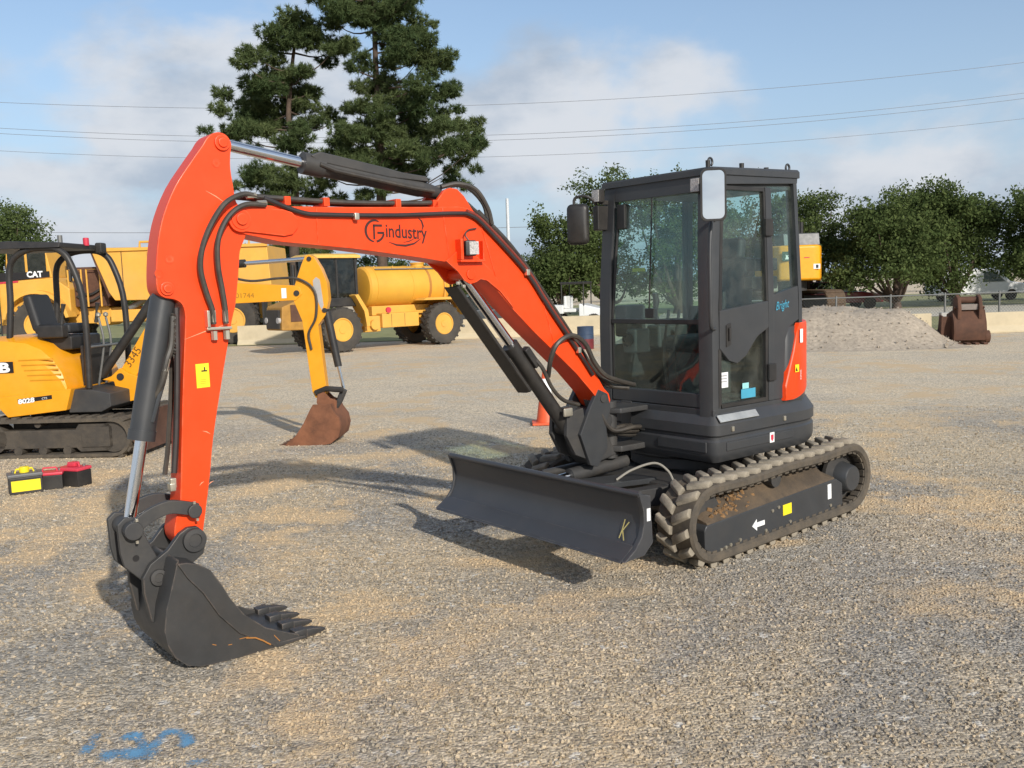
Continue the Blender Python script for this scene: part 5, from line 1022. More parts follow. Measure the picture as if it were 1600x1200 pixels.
for x in (0.5, 4.6): part("top_handle", MB().tube([(x - 0.28, -1.2, 3.70), (x - 0.26, -1.2, 3.95), (x + 0.26, -1.2, 3.95), (x + 0.28, -1.2, 3.70)], 0.05, 8), CYEL, hpo)
part("chassis", MB().b(-3.6, 4.6, -0.55, 0.55, 0.95, 1.55), CYEL, T, bevel=0.04)
part("rear_axle_box", MB().b(2.6, 4.4, -0.95, 0.95, 0.75, 1.65), GREYD, T, bevel=0.05)
part("front_body", MB().prism([(-6.8, 1.0), (-6.8, 2.55), (-3.1, 2.75), (-2.5, 2.3), (-2.5, 1.3), (-4.7, 1.3), (-4.7, 1.0)], -1.25, 1.25), CYEL, T, bevel=0.06)
fen = [(-3.7 + 1.15 * math.cos(a), 0.97 + 1.18 * math.sin(a)) for a in np.linspace(R(12), R(168), 16)]; fen2 = [(-3.7 + 1.28 * math.cos(a), 0.97 + 1.32 * math.sin(a)) for a in np.linspace(R(168), R(12), 16)]
part("fender", MB().prism(fen + fen2, -1.62, -0.9), CYEL, T, bevel=0.02)
part("cab", MB().prism([(-5.15, 2.7), (-5.05, 3.85), (-3.55, 3.85), (-3.35, 2.75)], -0.75, 0.75), CYEL, T, bevel=0.05)
for (x0, x1) in ((-5.0, -4.35), (-4.25, -3.55)): part("cab_window", MB().b(x0, x1, -0.775, -0.76, 2.95, 3.72), GLASSD, T)
part("stripe", MB().prism([(-6.6, 2.95), (-3.2, 2.98), (-3.2, 2.76), (-6.6, 2.56)], -1.275, -1.252), BSTICK, T)
part("red_stripe", MB().prism([(-6.6, 2.555), (-4.4, 2.66), (-4.4, 2.60), (-6.6, 2.49)], -1.275, -1.253), REDP, T)
text("maker_lettering", "CAT", 0.30, (-4.05, -1.278, 2.78), (1, 0, 0), (0, 0, 1), WHITE, T, bold=0.012, sx=1.0)
part("engine_bay", MB().b(-2.5, -1.2, -0.9, 0.9, 1.6, 3.1), RUSTD, T, bevel=0.05)
part("coupling", MB().cyl((-1.6, -0.6, 1.25), (-1.6, 0.6, 1.25), 0.4), CYEL, T)
part("exhaust_pipe", MB().cyl((-2.9, -0.3, 2.6), (-2.9, -0.3, 3.7), 0.09), BLACK, T)
for x in (-2.6, -1.9): part("hand_rail", MB().tube([(x, -1.1, 1.6), (x, -1.1, 3.0), (x + 0.5, -1.1, 3.0), (x + 0.5, -1.1, 1.6)], 0.035, 6), CYEL, T)

for k in range(4): part("ladder_rung", MB().cyl((-5.6, -1.30, 0.7 + 0.35 * k), (-5.15, -1.30, 0.7 + 0.35 * k), 0.025, n=8), BLACK, T)
for x in (-5.6, -5.15): part("ladder_rail", MB().cyl((x, -1.30, 0.55), (x, -1.30, 2.75), 0.03, n=8), BLACK, T)
for x in (-0.4, 1.4, 3.0): part("seam", MB().b(x, x + 0.03, -1.456, -1.452, 1.9, 3.6), RUSTD, hpo)
part("wheel_guard_flap", MB().b(4.75, 4.82, -1.5, -0.95, 0.7, 1.7), BLACK, T)
part("hydraulic_ram", MB().cyl((-0.4, -0.95, 1.5), (0.9, -0.95, 2.2), 0.12), GALV, T)
part("side_mirror", MB().b(-5.35, -5.2, -1.25, -1.15, 3.1, 3.6), BLACK, T, bevel=0.03)
part("tool_box", MB().b(-1.1, 0.2, -1.1, -0.6, 1.0, 1.45), CYEL, T, bevel=0.03)
for z in (2.0, 2.25): part("air_hose", MB().tube([(-2.4, -0.92, z), (-1.9, -1.0, z - 0.2), (-1.4, -0.92, z + 0.05)], 0.05, 8, 4), BLACK, T)

# ---------------------------------------------------------------- yellow water tanker
K = empty("water_tanker", (-4.26, 30.26, 0.0), 3.84); tag(K, "yellow water tanker truck with round tank and dark cab", "truck")
for sy in (-0.82, 0.82):
    for x in (1.9, -1.9): tyre("wheel", 0.69, 0.36, 0.46, K, (x, sy, 0.69), (0, 1 if sy > 0 else -1, 0))
tk = MB().lathe([(0.02, 0.0), (0.45, 0.01), (0.60, 0.04), (0.655, 0.10), (0.66, 0.14), (0.66, 3.04), (0.655, 3.08), (0.60, 3.14), (0.45, 3.18), (0.02, 3.2)], (0.66, 0, 1.95), (-1, 0, 0), 48)
tko = part("tank", tk, TYEL, K, ang=30)
for x in (0.35, -1.0, -2.3): part("tank_band", MB().lathe([(0.662, 0), (0.672, 0.005), (0.672, 0.055), (0.662, 0.06)], (x, 0, 1.95), (-1, 0, 0), 48), TYEL, tko)
part("manhole", MB().lathe([(0.22, 0), (0.22, 0.10), (0.25, 0.10), (0.25, 0.14), (0.02, 0.15)], (-1.6, 0, 2.58), (0, 0, 1), 24), TYEL, tko)
part("saddle", MB().b(-2.4, 0.5, -0.45, 0.45, 1.05, 1.35), CYEL, K, bevel=0.03)
part("chassis", MB().b(-2.5, 1.4, -0.32, 0.32, 0.70, 1.05), CYEL, K, bevel=0.03)
part("side_locker", MB().b(-1.05, 0.35, 0.34, 0.80, 0.66, 1.12), CYEL, K, bevel=0.03)
part("pump_box", MB().b(0.35, 0.95, 0.3, 0.7, 0.55, 1.05), CYEL, K, bevel=0.04); part("pump", MB().cyl((0.62, 0.7, 0.78), (0.62, 0.82, 0.78), 0.16), CYEL, K)
part("rear_fender", MB().prism([(-2.75, 0.95), (-2.65, 1.40), (-2.35, 1.56), (-1.2, 1.56), (-1.05, 1.48), (-1.2, 1.48), (-2.3, 1.47), (-2.55, 1.34), (-2.65, 0.95)], 0.52, 1.08), CYEL, K, bevel=0.01)
part("rear_box", MB().b(-3.0, -2.55, -0.5, 0.6, 0.62, 1.25), GREYD, K, bevel=0.03)
part("front_fender", MB().prism([(0.92, 0.75), (0.98, 1.25), (1.30, 1.75), (1.42, 1.72), (1.12, 1.22), (1.05, 0.75)], 0.45, 1.02), CYEL, K, bevel=0.01)
cb = part("cab_base", MB().b(1.02, 2.55, -0.72, 0.72, 1.38, 1.66), BLACK, K, bevel=0.04)
for x in (1.10, 2.42):
    for y in (-0.66, 0.60): part("cab_post", MB().b(x, x + 0.08, y, y + 0.07, 1.66, 2.86), BLACK, K)
part("cab_roof", MB().loft([[(1.0, -0.76, 2.86), (2.62, -0.76, 2.86), (2.62, 0.76, 2.86), (1.0, 0.76, 2.86)], [(1.0, -0.76, 2.94), (2.62, -0.76, 2.94), (2.62, 0.76, 2.94), (1.0, 0.76, 2.94)], [(1.12, -0.64, 3.0), (2.5, -0.64, 3.0), (2.5, 0.64, 3.0), (1.12, 0.64, 3.0)]]), mat("pale_yellow_roof", (0.72, 0.44, 0.09), 0.5), K, bevel=0.02)
for (a, b_) in (((1.18, 2.42, 0.628, 0.640, 1.67, 2.85)), ) if False else (): pass
part("side_window", MB().b(1.18, 2.42, 0.635, 0.645, 1.67, 2.85), GLASSD, K); part("side_window", MB().b(1.18, 2.42, -0.645, -0.635, 1.67, 2.85), GLASSD, K)
part("front_window", MB().b(2.46, 2.47, -0.58, 0.58, 1.67, 2.85), GLASSD, K); part("rear_window", MB().b(1.12, 1.13, -0.58, 0.58, 1.67, 2.85), GLASSD, K)
part("door_post", MB().b(1.78, 1.84, 0.60, 0.66, 1.66, 2.86), BLACK, K)
part("driver_seat", MB().b(1.45, 1.85, -0.25, 0.25, 1.62, 1.78).b(1.40, 1.52, -0.25, 0.25, 1.78, 2.4), SEAT, K, bevel=0.04)
hd = part("hood", MB().prism([(2.56, 0.72), (2.56, 1.72), (3.15, 1.62), (3.62, 1.45), (3.66, 0.75)], -0.52, 0.52), mat("shaded_hood_yellow", (0.40, 0.20, 0.03), 0.6, var=0.25, dust=0.3, dust_col=(0.12, 0.08, 0.05)), K, bevel=0.05)  # yellow browned and darkened in colour for the shade at the tanker's front
part("grille", MB().b(3.62, 3.70, -0.42, 0.42, 0.8, 1.36), BLACK, hd, bevel=0.01); part("hood_side_vent", MB().b(2.75, 3.35, 0.521, 0.535, 1.0, 1.5), RUSTD, hd)
for s in (0.15, 0.45): part("step", MB().tube([(2.35, 0.62, 0.75 - s * 0.4), (2.35, 0.80, 0.75 - s * 0.4), (2.75, 0.80, 0.75 - s * 0.4), (2.75, 0.62, 0.75 - s * 0.4)], 0.022, 6), BLACK, K)
part("exhaust_stack", MB().cyl((2.75, -0.35, 1.6), (2.75, -0.35, 2.7), 0.06), BLACK, K)

for k in range(5): part("ladder_rung", MB().cyl((-2.50, 0.35 + 0.10, 1.25 + 0.26 * k), (-2.20, 0.35 + 0.10, 1.25 + 0.26 * k), 0.016, n=6), CYEL, K)
for x in (-2.50, -2.20): part("ladder_rail", MB().tube([(x, 0.62, 1.0), (x, 0.70, 1.6), (x, 0.68, 2.2), (x, 0.42, 2.6)], 0.018, 6, 4), CYEL, K)
part("tank_walkway", MB().b(-2.3, 0.3, 0.30, 0.44, 2.50, 2.53), GALV, K)
for x in (-2.2, -1.3, -0.4, 0.3): part("walkway_post", MB().cyl((x, 0.37, 2.46), (x, 0.37, 2.62), 0.014, n=6), CYEL, K)
part("spray_pipe", MB().tube([(-2.6, 0.0, 1.3), (-2.85, 0.0, 1.25), (-2.9, 0.0, 0.7), (-2.9, 0.75, 0.55)], 0.05, 8, 3), GALV, K)
part("valve", MB().lathe([(0.02, -0.03), (0.09, -0.03), (0.09, 0.03), (0.02, 0.03)], (0.15, 0.86, 1.22), (0, 1, 0), 16), REDP, K)
for y in (-0.38, 0.38): part("head_lamp", MB().cyl((3.64, y, 1.05), (3.72, y, 1.05), 0.09, n=16), LENS, K)
part("side_mirror", MB().b(2.50, 2.56, 0.80, 0.95, 2.1, 2.5), BLACK, K, bevel=0.02); part("mirror_bracket", MB().cyl((2.48, 0.65, 2.5), (2.53, 0.88, 2.48), 0.015, n=6), BLACK, K)
for x in (0.0, -0.5): part("locker_seam", MB().b(x, x + 0.012, 0.801, 0.804, 0.69, 1.09), BLACK, K)
part("tank_stain", MB().lathe([(0.6625, 0.0), (0.6625, 0.10)], (-1.62, 0, 1.95), (-1, 0, 0), 48, cap=False), mat("rust_stain", (0.40, 0.17, 0.03), 0.8), K)

# ---------------------------------------------------------------- large yellow excavator seen from behind, beyond the gravel heap
X = empty("crawler_excavator", (14.3, 46.0, 0.0), R(90)); tag(X, "large yellow excavator seen from behind beyond the gravel heap, beside the cab", "excavator")
# local x forward (away), y left
for y0, y1 in ((-1.85, -0.95), (0.95, 1.85)):
    crawler(X, -1.2, 3.4, y0, y1, 1.12, mat("muddy_track", (0.10, 0.065, 0.038), 0.9, var=0.3) if y0 < 0 else MATS["muddy_track"], 36)
    part("track_frame", MB().b(-0.7, 2.9, min(y0, y1) + 0.15, max(y0, y1) - 0.15, 0.25, 0.85), GREYD, X, bevel=0.05)
cwt = part("counterweight", MB().sweep([(-0.05, -1.0), (0.9, -1.38), (0.9, 1.38), (-0.05, 1.0), (-0.22, 0.5), (-0.22, -0.5)][::1], [(-0.06, 1.62), (0.0, 1.75), (0.0, 3.22), (-0.08, 3.36)]), JDYEL, X, bevel=0.09, seg=3, ang=30)
part("turntable", MB().lathe([(0.7, 0.0), (0.7, 0.5)], (1.2, 0, 1.12), (0, 0, 1), 32), GREYD, X)
part("upper_deck", MB().b(0.9, 3.2, -1.36, 1.36, 1.6, 2.4), JDYEL, X, bevel=0.05)
part("engine_hood", MB().prism([(0.1, 3.33), (0.25, 3.95), (1.9, 3.95), (2.0, 3.33)], -1.05, 0.75), GREY, X, bevel=0.05)
part("exhaust_stack", MB().cyl((0.7, -0.3, 3.9), (0.7, -0.3, 4.5), 0.10), BLACK, X); part("antenna", MB().cyl((0.5, -0.15, 3.9), (0.5, -0.15, 4.7), 0.02), BLACK, X)
cbx = part("cab", MB().b(1.6, 3.3, 0.35, 1.36, 2.41, 3.6), GREY, X, bevel=0.06); part("cab_window", MB().b(1.585, 1.595, 0.5, 1.2, 2.6, 3.5), GLASSD, cbx)
part("boom", MB().prism([(2.4, 2.2), (4.2, 3.1), (5.2, 3.3), (8.2, 2.9), (8.2, 2.5), (5.2, 2.8), (4.6, 2.7), (3.0, 2.0)], -0.45, -0.05), JDYEL, X, bevel=0.03)
part("arm", MB().prism([(7.9, 3.3), (8.5, 2.9), (8.0, 1.2), (7.6, 1.2), (7.7, 2.5)], -0.40, -0.10), JDYEL, X, bevel=0.03)
part("bucket", MB().prism([(7.3, 1.3), (8.1, 1.3), (8.5, 0.6), (8.1, 0.02), (7.2, 0.05)], -0.75, 0.3), RUSTD, X, bevel=0.03)
part("emblem_plate", MB().b(-0.235, -0.222, 0.50, 0.92, 2.60, 3.06), JDGREEN, cwt, bevel=0.004)
part("emblem_mark", MB().prism([(0.78, 2.68), (0.55, 2.68), (0.58, 2.78), (0.66, 2.80), (0.60, 2.90), (0.68, 2.86), (0.76, 2.92), (0.74, 2.80)], -0.245, -0.236, 'yz'), WHITE, cwt)
part("red_print", MB().b(-0.236, -0.2225, -0.42, -0.05 - 0.1, 2.72, 2.76), REDP, cwt); part("number_plate", MB().b(-0.2, -0.16, -0.95, -0.62, 2.18, 2.42), WHITE, cwt); part("number_mark", MB().b(-0.21, -0.201, -0.86, -0.74, 2.22, 2.38), BSTICK, cwt)

# ---------------------------------------------------------------- gravel heap
hx = np.linspace(2.5, 12.2, 78); hy = np.linspace(21.2, 29.0, 46); HX, HY = np.meshgrid(hx, hy)
def sstep(a, b_, v): t = np.clip((v - a) / (b_ - a), 0, 1); return t * t * (3 - 2 * t)
nz = sum(np.sin(HX * f1 + p1) * np.sin(HY * f2 + p2) * am for f1, p1, f2, p2, am in ((1.3, .4, 1.1, 2.0, .06), (2.9, 1.1, 2.3, .3, .035), (5.7, 2.1, 6.1, 1.0, .018), (11., .2, 9., 2.2, .016), (17., 1.2, 15., .2, .014), (7.3, .9, 4.1, 1.7, .03)))
front_y = 21.9 + 1.0 * sstep(9.5, 5.0, HX)
HZ = (0.93 + nz) * sstep(0, 2.3, HY - front_y) * sstep(28.8, 26.2, HY) * sstep(11.45, 9.8, HX + 0.12 * (HY - 24) + 0.15 * np.sin(HY * 3.1)) * sstep(2.5, 4.5, HX) - 0.02
HZ = HZ + rng.normal(0, 0.013, HZ.shape) * (HZ > 0.03)
me = bpy.data.meshes.new("gravel_heap"); me.from_pydata(np.stack([HX.ravel(), HY.ravel(), HZ.ravel()], 1).tolist(), [], [(j * 78 + i, j * 78 + i + 1, (j + 1) * 78 + i + 1, (j + 1) * 78 + i) for j in range(45) for i in range(77)])
me.materials.append(mat("heap_gravel", (0.40, 0.335, 0.255), 0.95, var=0.38, vscale=11, dust=0.75, dust_col=(0.25, 0.21, 0.165), dscale=1.1, bump=1.0, bscale=18)); me.polygons.foreach_set('use_smooth', [True] * len(me.polygons))
heap = link_mesh("gravel_heap", me); rk = MB(); HXf, HYf, HZf = HX.ravel(), HY.ravel(), HZ.ravel(); ok_ = np.where(HZf > 0.02)[0]
for i_ in rng.choice(ok_, 1300):
    r_ = rng.uniform(0.008, 0.024) * (1.7 if rng.random() < 0.05 else 1); rt = Matrix.Rotation(rng.uniform(0, 6), 3, Vector((rng.random(), rng.random(), rng.random() + 0.1)).normalized())
    rk.box((HXf[i_] + rng.uniform(-.06, .06), HYf[i_] + rng.uniform(-.08, .08), HZf[i_] + r_ * 0.2), (r_ * 2, r_ * 1.5, r_ * 1.1), rt)
tag(part("heap_stones", rk, MATS["heap_gravel"], heap, flat=True), kind="stuff")
tag(heap, "low long heap of tan gravel behind the cab on the right", "gravel heap")

# ---------------------------------------------------------------- big rusty bucket beside the heap
RB_ = empty("excavator_bucket", (11.50, 23.35, 0.0), R(-8)); tag(RB_, "big rusty excavator bucket standing upright at the right end of the heap", "bucket")
prf = [(-0.05, 0.92), (0.02, 0.86), (-0.12, 0.55), (-0.16, 0.30), (-0.10, 0.10), (0.05, 0.02), (0.30, 0.0), (0.9, 0.0), (0.9, 0.02), (0.30, 0.03), (0.08, 0.05), (-0.06, 0.12), (-0.12, 0.30), (-0.08, 0.55), (0.06, 0.86), (0.0, 0.95)]
part("shell", MB().prism(prf, -0.36, 0.36, 'yz'), RUSTD, RB_, ang=40)
for x0, x1 in ((-0.39, -0.36), (0.36, 0.39)): part("side_plate", MB().prism([(0.02, 0.86), (-0.12, 0.55), (-0.16, 0.30), (-0.10, 0.10), (0.05, 0.02), (0.30, 0.0), (0.9, 0.0), (0.62, 0.35), (0.45, 0.75)], x0, x1, 'yz'), RUSTD, RB_, bevel=0.01)
for x0 in (-0.30, 0.20): part("bucket_ear", MB().prism([(-0.10, 0.62), (-0.14, 0.90), (-0.06, 1.16), (0.08, 1.24), (0.24, 1.16), (0.32, 0.85), (0.10, 0.80)], x0, x0 + 0.09, 'yz'), RUSTD, RB_, bevel=0.02)
part("cross_tube", MB().cyl((-0.21, 0.10, 1.10), (0.20, 0.10, 1.10), 0.09), RUSTD, RB_); part("wear_plate", MB().b(-0.21, 0.20, -0.06, 0.12, 0.86, 1.0), mat("worn_steel", (0.20, 0.17, 0.15), 0.5, metal=0.5), RB_)
part("wing_plate", MB().prism([(-0.05, 0.72), (0.15, 0.75), (0.35, 0.10), (0.0, 0.08)], -0.66, -0.62, 'yz'), RUSTD, RB_, bevel=0.01); part("wing_web", MB().b(-0.63, -0.38, 0.10, 0.16, 0.12, 0.70), RUSTD, RB_)
part("corner_cutter", MB().lathe([(0.02, -0.05), (0.16, -0.05), (0.16, 0.05), (0.02, 0.05)], (0.47, 0.12, 0.17), (1, 0, 0), 20), RUSTD, RB_)
for k in range(4): part("tooth", MB().b(-0.34 + 0.2 * k, -0.24 + 0.2 * k, -0.32, -0.06, 0.0, 0.05), RUSTD, RB_, bevel=0.01)

# ---------------------------------------------------------------- barriers, fence, verge
def barrier(x, y, rz, ln, m, label, h=0.60):
    b_ = MB().prism([(-0.24, 0.0), (0.24, 0.0), (0.24, 0.06), (0.12, 0.20), (0.09, h), (-0.09, h), (-0.12, 0.20), (-0.24, 0.06)], -ln / 2, ln / 2, 'yz').build("concrete_barrier", m, None, bevel=0.015)
    b_.location = (x, y, 0.0); b_.rotation_euler = (0, 0, rz); tag(b_, label, "barrier", "concrete barriers along the yard edge")
barrier(-8.2, 34.3, 0.0, 3.6, CREAM, "cream concrete barrier left of the tanker's front wheel", 0.72)
barrier(-0.2, 33.6, 0.0, 4.4, CREAM, "cream concrete barrier right of the tanker's rear", 0.70)
barrier(2.9, 33.2, -0.1, 2.2, CREAM, "short cream barrier between the boom and the cab", 0.70)
barrier(11.9, 27.6, 0.0, 1.1, CREAM, "short cream barrier left of the big rusty bucket", 0.62)
barrier(13.1, 27.3, 0.0, 1.0, CONC, "grey concrete block right behind the big rusty bucket", 0.64)
barrier(15.6, 27.3, 0.0, 3.6, CREAM, "long cream barrier cut by the right edge", 0.60)
gmat = mat("dry_grass", (0.20, 0.21, 0.075), 0.95, var=0.3, vscale=2.5, dust=0.5, dust_col=(0.42, 0.37, 0.2), dscale=0.5, bump=0.8, bscale=25)
tag(MB().add([(-60, 36, 0.02), (9, 33, 0.02), (9.5, 29.2, 0.02), (60, 29.2, 0.02), (60, 80, 0.02), (-60, 80, 0.02)], [(0, 1, 2, 3, 4, 5)]).build("grass_verge", gmat, None, flat=True), kind="structure")
tag(MB().add([(16, 38, 0.03), (70, 38, 0.03), (70, 48, 0.03), (16, 48, 0.03)], [(0, 1, 2, 3)]).build("road", mat("pale_road", (0.50, 0.46, 0.37), 0.9), None, flat=True), kind="structure")
FN = empty("chain_link_fence", (7.0, 30.0, 0.0)); tag(FN, "thin dark chain link fence with posts behind the heap and barriers", "fence")
for k in range(9): part("post", MB().cyl((1.75 * k, 0, 0), (1.75 * k, 0, 1.16), 0.032, n=10), GALV, FN)
part("top_rail", MB().cyl((0, 0, 1.10), (14.0, 0, 1.10), 0.022, n=8), GALV, FN)
wm = MB()
for k in range(130):
    for sg in (1, -1):
        x0 = 0.1 * k + (0 if sg > 0 else 1.05); x1 = x0 + sg * 1.05
        if 0 <= x1 <= 14: wm.tube([(x0, 0, 0.04), (x1, 0, 1.09)], 0.0035, 3, cap=False)
tag(part("wire_mesh", wm, GALV, FN), kind="stuff")

# ---------------------------------------------------------------- small things in the background
def car(name, loc, rz, m, label, ln=4.3, h=1.45, cat="car"):
    c_ = empty(name, loc, rz); tag(c_, label, cat)
    w = 0.85; L2 = ln / 2
    def ring(y, s): return [(x, y, z) for x, z in ((-L2, 0.35), (-L2 * 1.0, 0.75), (-L2 * .93, 0.88), (L2 * .45, 0.92), (L2 * .93, 0.76), (L2, 0.6), (L2, 0.32))]
    part("body", MB().loft([ring(-w, 1), ring(w, 1)]), m, c_, bevel=0.06, seg=3)
    part("cabin", MB().loft([[(-L2 * .80, -w * .94, 0.86), (L2 * .38, -w * .94, 0.86), (L2 * .38, w * .94, 0.86), (-L2 * .80, w * .94, 0.86)], [(-L2 * .58, -w * .76, h), (L2 * .05, -w * .76, h), (L2 * .05, w * .76, h), (-L2 * .58, w * .76, h)]]), GLASSD, c_, bevel=0.05, seg=2)
    part("roof", MB().b(-L2 * .58, L2 * .05, -w * .77, w * .77, h - 0.01, h + 0.035), m, c_, bevel=0.02)
    for x in (-L2 * .62, L2 * .64):
        for y in (-w + .06, w - .06): part("wheel", MB().lathe([(0.05, -0.1), (0.31, -0.1), (0.33, -0.06), (0.33, 0.06), (0.31, 0.1), (0.05, 0.1)], (x, y, 0.33), (0, 1, 0), 24), TYRE, c_)
    return c_
def van(loc, rz, label, ln=4.8, h=1.9):
    c_ = empty("parked_van", loc, rz); tag(c_, label, "van"); L2 = ln / 2
    part("body", MB().prism([(-L2, 0.35), (-L2, h - .1), (-L2 + .1, h), (L2 * .30, h), (L2 * .62, h * .58), (L2 * .96, h * .50), (L2, h * .42), (L2, 0.35)], -0.88, 0.88), CARWHITE, c_, bevel=0.07, seg=3)
    part("side_window", MB().prism([(L2 * .02, h * .58), (L2 * .02, h * .9), (L2 * .27, h * .9), (L2 * .50, h * .58)], -0.889, 0.889), GLASSD, c_)
    part("windscreen", MB().box((L2 * .475, 0, h * .78), (0.02, 1.5, h * .40), Matrix.Rotation(R(38), 3, 'Y')), GLASSD, c_)
    for x in (-L2 * .62, L2 * .64):
        for y in (-.80, .80): part("wheel", MB().lathe([(0.05, -0.1), (0.31, -0.1), (0.33, -0.06), (0.33, 0.06), (0.31, 0.1), (0.05, 0.1)], (x, y, 0.33), (0, 1, 0), 24), TYRE, c_)
    return c_
car("parked_car", (17.6, 50.0, 0.02), 0.1, CARRED, "dark red car parked beyond the fence under the trees")
car("parked_car", (-0.7, 39.5, 0.02), 0.15, CARDARK, "dark grey car glimpsed under the boom behind the barrier", 3.6, 1.5)
van((28.2, 56.5, 0.03), 0.0, "white van parked beyond the fence right of the rusty bucket", 5.4, 1.9)
U = empty("utility_vehicle", (2.75, 37.5, 0.02), R(-20)); tag(U, "white utility vehicle with black roof between the boom and the cab", "utility vehicle")
part("hood", MB().loft([[(0.2, -0.62, 0.5), (0.2, 0.62, 0.5), (0.2, 0.62, 1.05), (0.2, -0.62, 1.05)], [(1.1, -0.5, 0.45), (1.1, 0.5, 0.45), (1.1, 0.5, 0.82), (1.1, -0.5, 0.82)]]), CARWHITE, U, bevel=0.06)
part("cargo_bed", MB().b(-1.25, -0.45, -0.62, 0.62, 0.65, 1.0), CARWHITE, U, bevel=0.03); part("floor_pan", MB().b(-1.2, 1.0, -0.55, 0.55, 0.35, 0.5), BLACK, U, bevel=0.03)
part("seat", MB().b(-0.45, 0.05, -0.5, 0.5, 0.7, 0.85).b(-0.45, -0.33, -0.5, 0.5, 0.85, 1.35), CARWHITE, U, bevel=0.04)
part("roof", MB().b(-0.55, 0.45, -0.62, 0.62, 1.80, 1.90), BLACK, U, bevel=0.03)
for x in (-0.5, 0.4):
    for y in (-0.57, 0.57): part("roof_post", MB().cyl((x, y, 0.6), (x, y, 1.82), 0.025, n=8), BLACK, U)
for x in (-0.85, 0.8):
    for y in (-0.58, 0.58): tyre("wheel", 0.32, 0.17, 0.24, U, (x, y, 0.32), (0, 1 if y > 0 else -1, 0), 12, GALV)
dr = empty("drum_stand_in", (2.12, 26.3, 0.0)); tag(dr, "blurred blue and red object, likely a car, stood in for by a drum shape left of the cab", "drum stand-in")  # made-up drum shape in place of a blurred object, likely a car
part("lower_shell", MB().lathe([(0.02, 0.0), (0.29, 0.0), (0.29, 0.28), (0.30, 0.29), (0.30, 0.31), (0.29, 0.32), (0.29, 0.40)], (0, 0, 0), (0, 0, 1), 32), DRUMR, dr)
part("upper_shell", MB().lathe([(0.29, 0.401), (0.29, 0.56), (0.30, 0.57), (0.30, 0.59), (0.29, 0.60), (0.29, 0.85), (0.30, 0.88), (0.27, 0.86), (0.02, 0.86)], (0, 0, 0), (0, 0, 1), 32), DRUMB, dr); dr.scale = (0.8, 0.8, 0.72)
lp = empty("light_pole", (0.10, 70.0, 0.0)); tag(lp, "slim pale light pole rising behind the boom elbow", "pole")
part("mast", MB().cyl((0, 0, 0), (0, 0, 8.3), 0.16, 0.11, 12), POLEW, lp); part("base_collar", MB().cyl((0, 0, 0), (0, 0, 0.5), 0.3, 0.25, 12), CONC, lp)

# ---------------------------------------------------------------- overhead wires
def wire(z_l, z_m, z_r, y, r, label):
    """span from x=-140 to x=190 through three heights (left frame edge, middle, right frame edge)"""
    xs = [-0.55 * y, -0.03 * y, 0.55 * y]; cf_ = np.polyfit(xs, [z_l, z_m, z_r], 2)
    P = [(x, y, float(np.polyval(cf_, x))) for x in np.linspace(-1.35 * y, 1.35 * y, 90)]
    o = MB().tube(P, r, 5).build("power_line", WIRE, None); tag(o, label, "power line", "overhead power lines")
for args in ((20.82, 18.9, 21.14, 90, 0.020, "topmost power line crossing the sky"), (18.47, 16.11, 18.33, 90, 0.020, "upper wire of the close pair below the topmost power line"), (18.06, 15.7, 17.92, 90.5, 0.020, "lower wire of the close pair below the topmost power line"),
             (16.35, 14.1, 15.97, 90, 0.018, "single power line just under the close pair of wires"), (8.66, 7.44, 8.03, 90, 0.026, "lowest power line, just above the truck hopper on the left")):
    wire(*args)

# ---------------------------------------------------------------- trees
def leaves_mesh(name, tris, tone, m):
    n = len(tris); me = bpy.data.meshes.new(name)
    k = tris.shape[1]
    me.vertices.add(n * k); me.vertices.foreach_set('co', tris.reshape(-1).astype(np.float32))
    me.loops.add(n * k); me.loops.foreach_set('vertex_index', np.arange(n * k, dtype=np.int32))
    me.polygons.add(n); me.polygons.foreach_set('loop_start', np.arange(0, n * k, k, dtype=np.int32)); me.polygons.foreach_set('loop_total', np.full(n, k, dtype=np.int32))
    me.update(); me.validate()
    a = me.attributes.new("tone", 'FLOAT', 'FACE'); a.data.foreach_set('value', tone.astype(np.float32))
    me.materials.append(m); return me
def unit(n):
    v = rng.normal(size=(n, 3)); return v / np.linalg.norm(v, axis=1, keepdims=True)
def pine_crown(clumps, dens=1.0):
    """clumps: (x,y,z,r). spiky tufts of needles round each clump centre"""
    out, tn = [], []
    for (x, y, z, r) in clumps:
        nt = max(10, int(82 * (r / 0.7) ** 2 * dens)); base = rng.random() * 0.5
        d = unit(nt); d[:, 2] = d[:, 2] * 0.7 + 0.12
        c = np.array([x, y, z]) + d * (rng.random((nt, 1)) ** 0.45) * r * np.array([1.2, 1.4, 0.95])
        for i in range(nt):
            m_ = 24; dirs = unit(m_) + d[i] * 0.5 + np.array([0, 0, 0.25]); dirs /= np.linalg.norm(dirs, axis=1, keepdims=True)
            ln = rng.uniform(0.18, 0.38, (m_, 1)); sd = np.cross(dirs, unit(m_)); sd /= np.linalg.norm(sd, axis=1, keepdims=True) + 1e-6
            w = rng.uniform(0.014, 0.032, (m_, 1)); o = c[i] + unit(m_) * 0.05
            out.append(np.stack([o - sd * w, o + sd * w, o + dirs * ln], 1)); tn.append(np.clip(base + rng.random(m_) * 0.4 + 0.1 * rng.normal(), 0, 1))
    return np.concatenate(out), np.concatenate(tn)
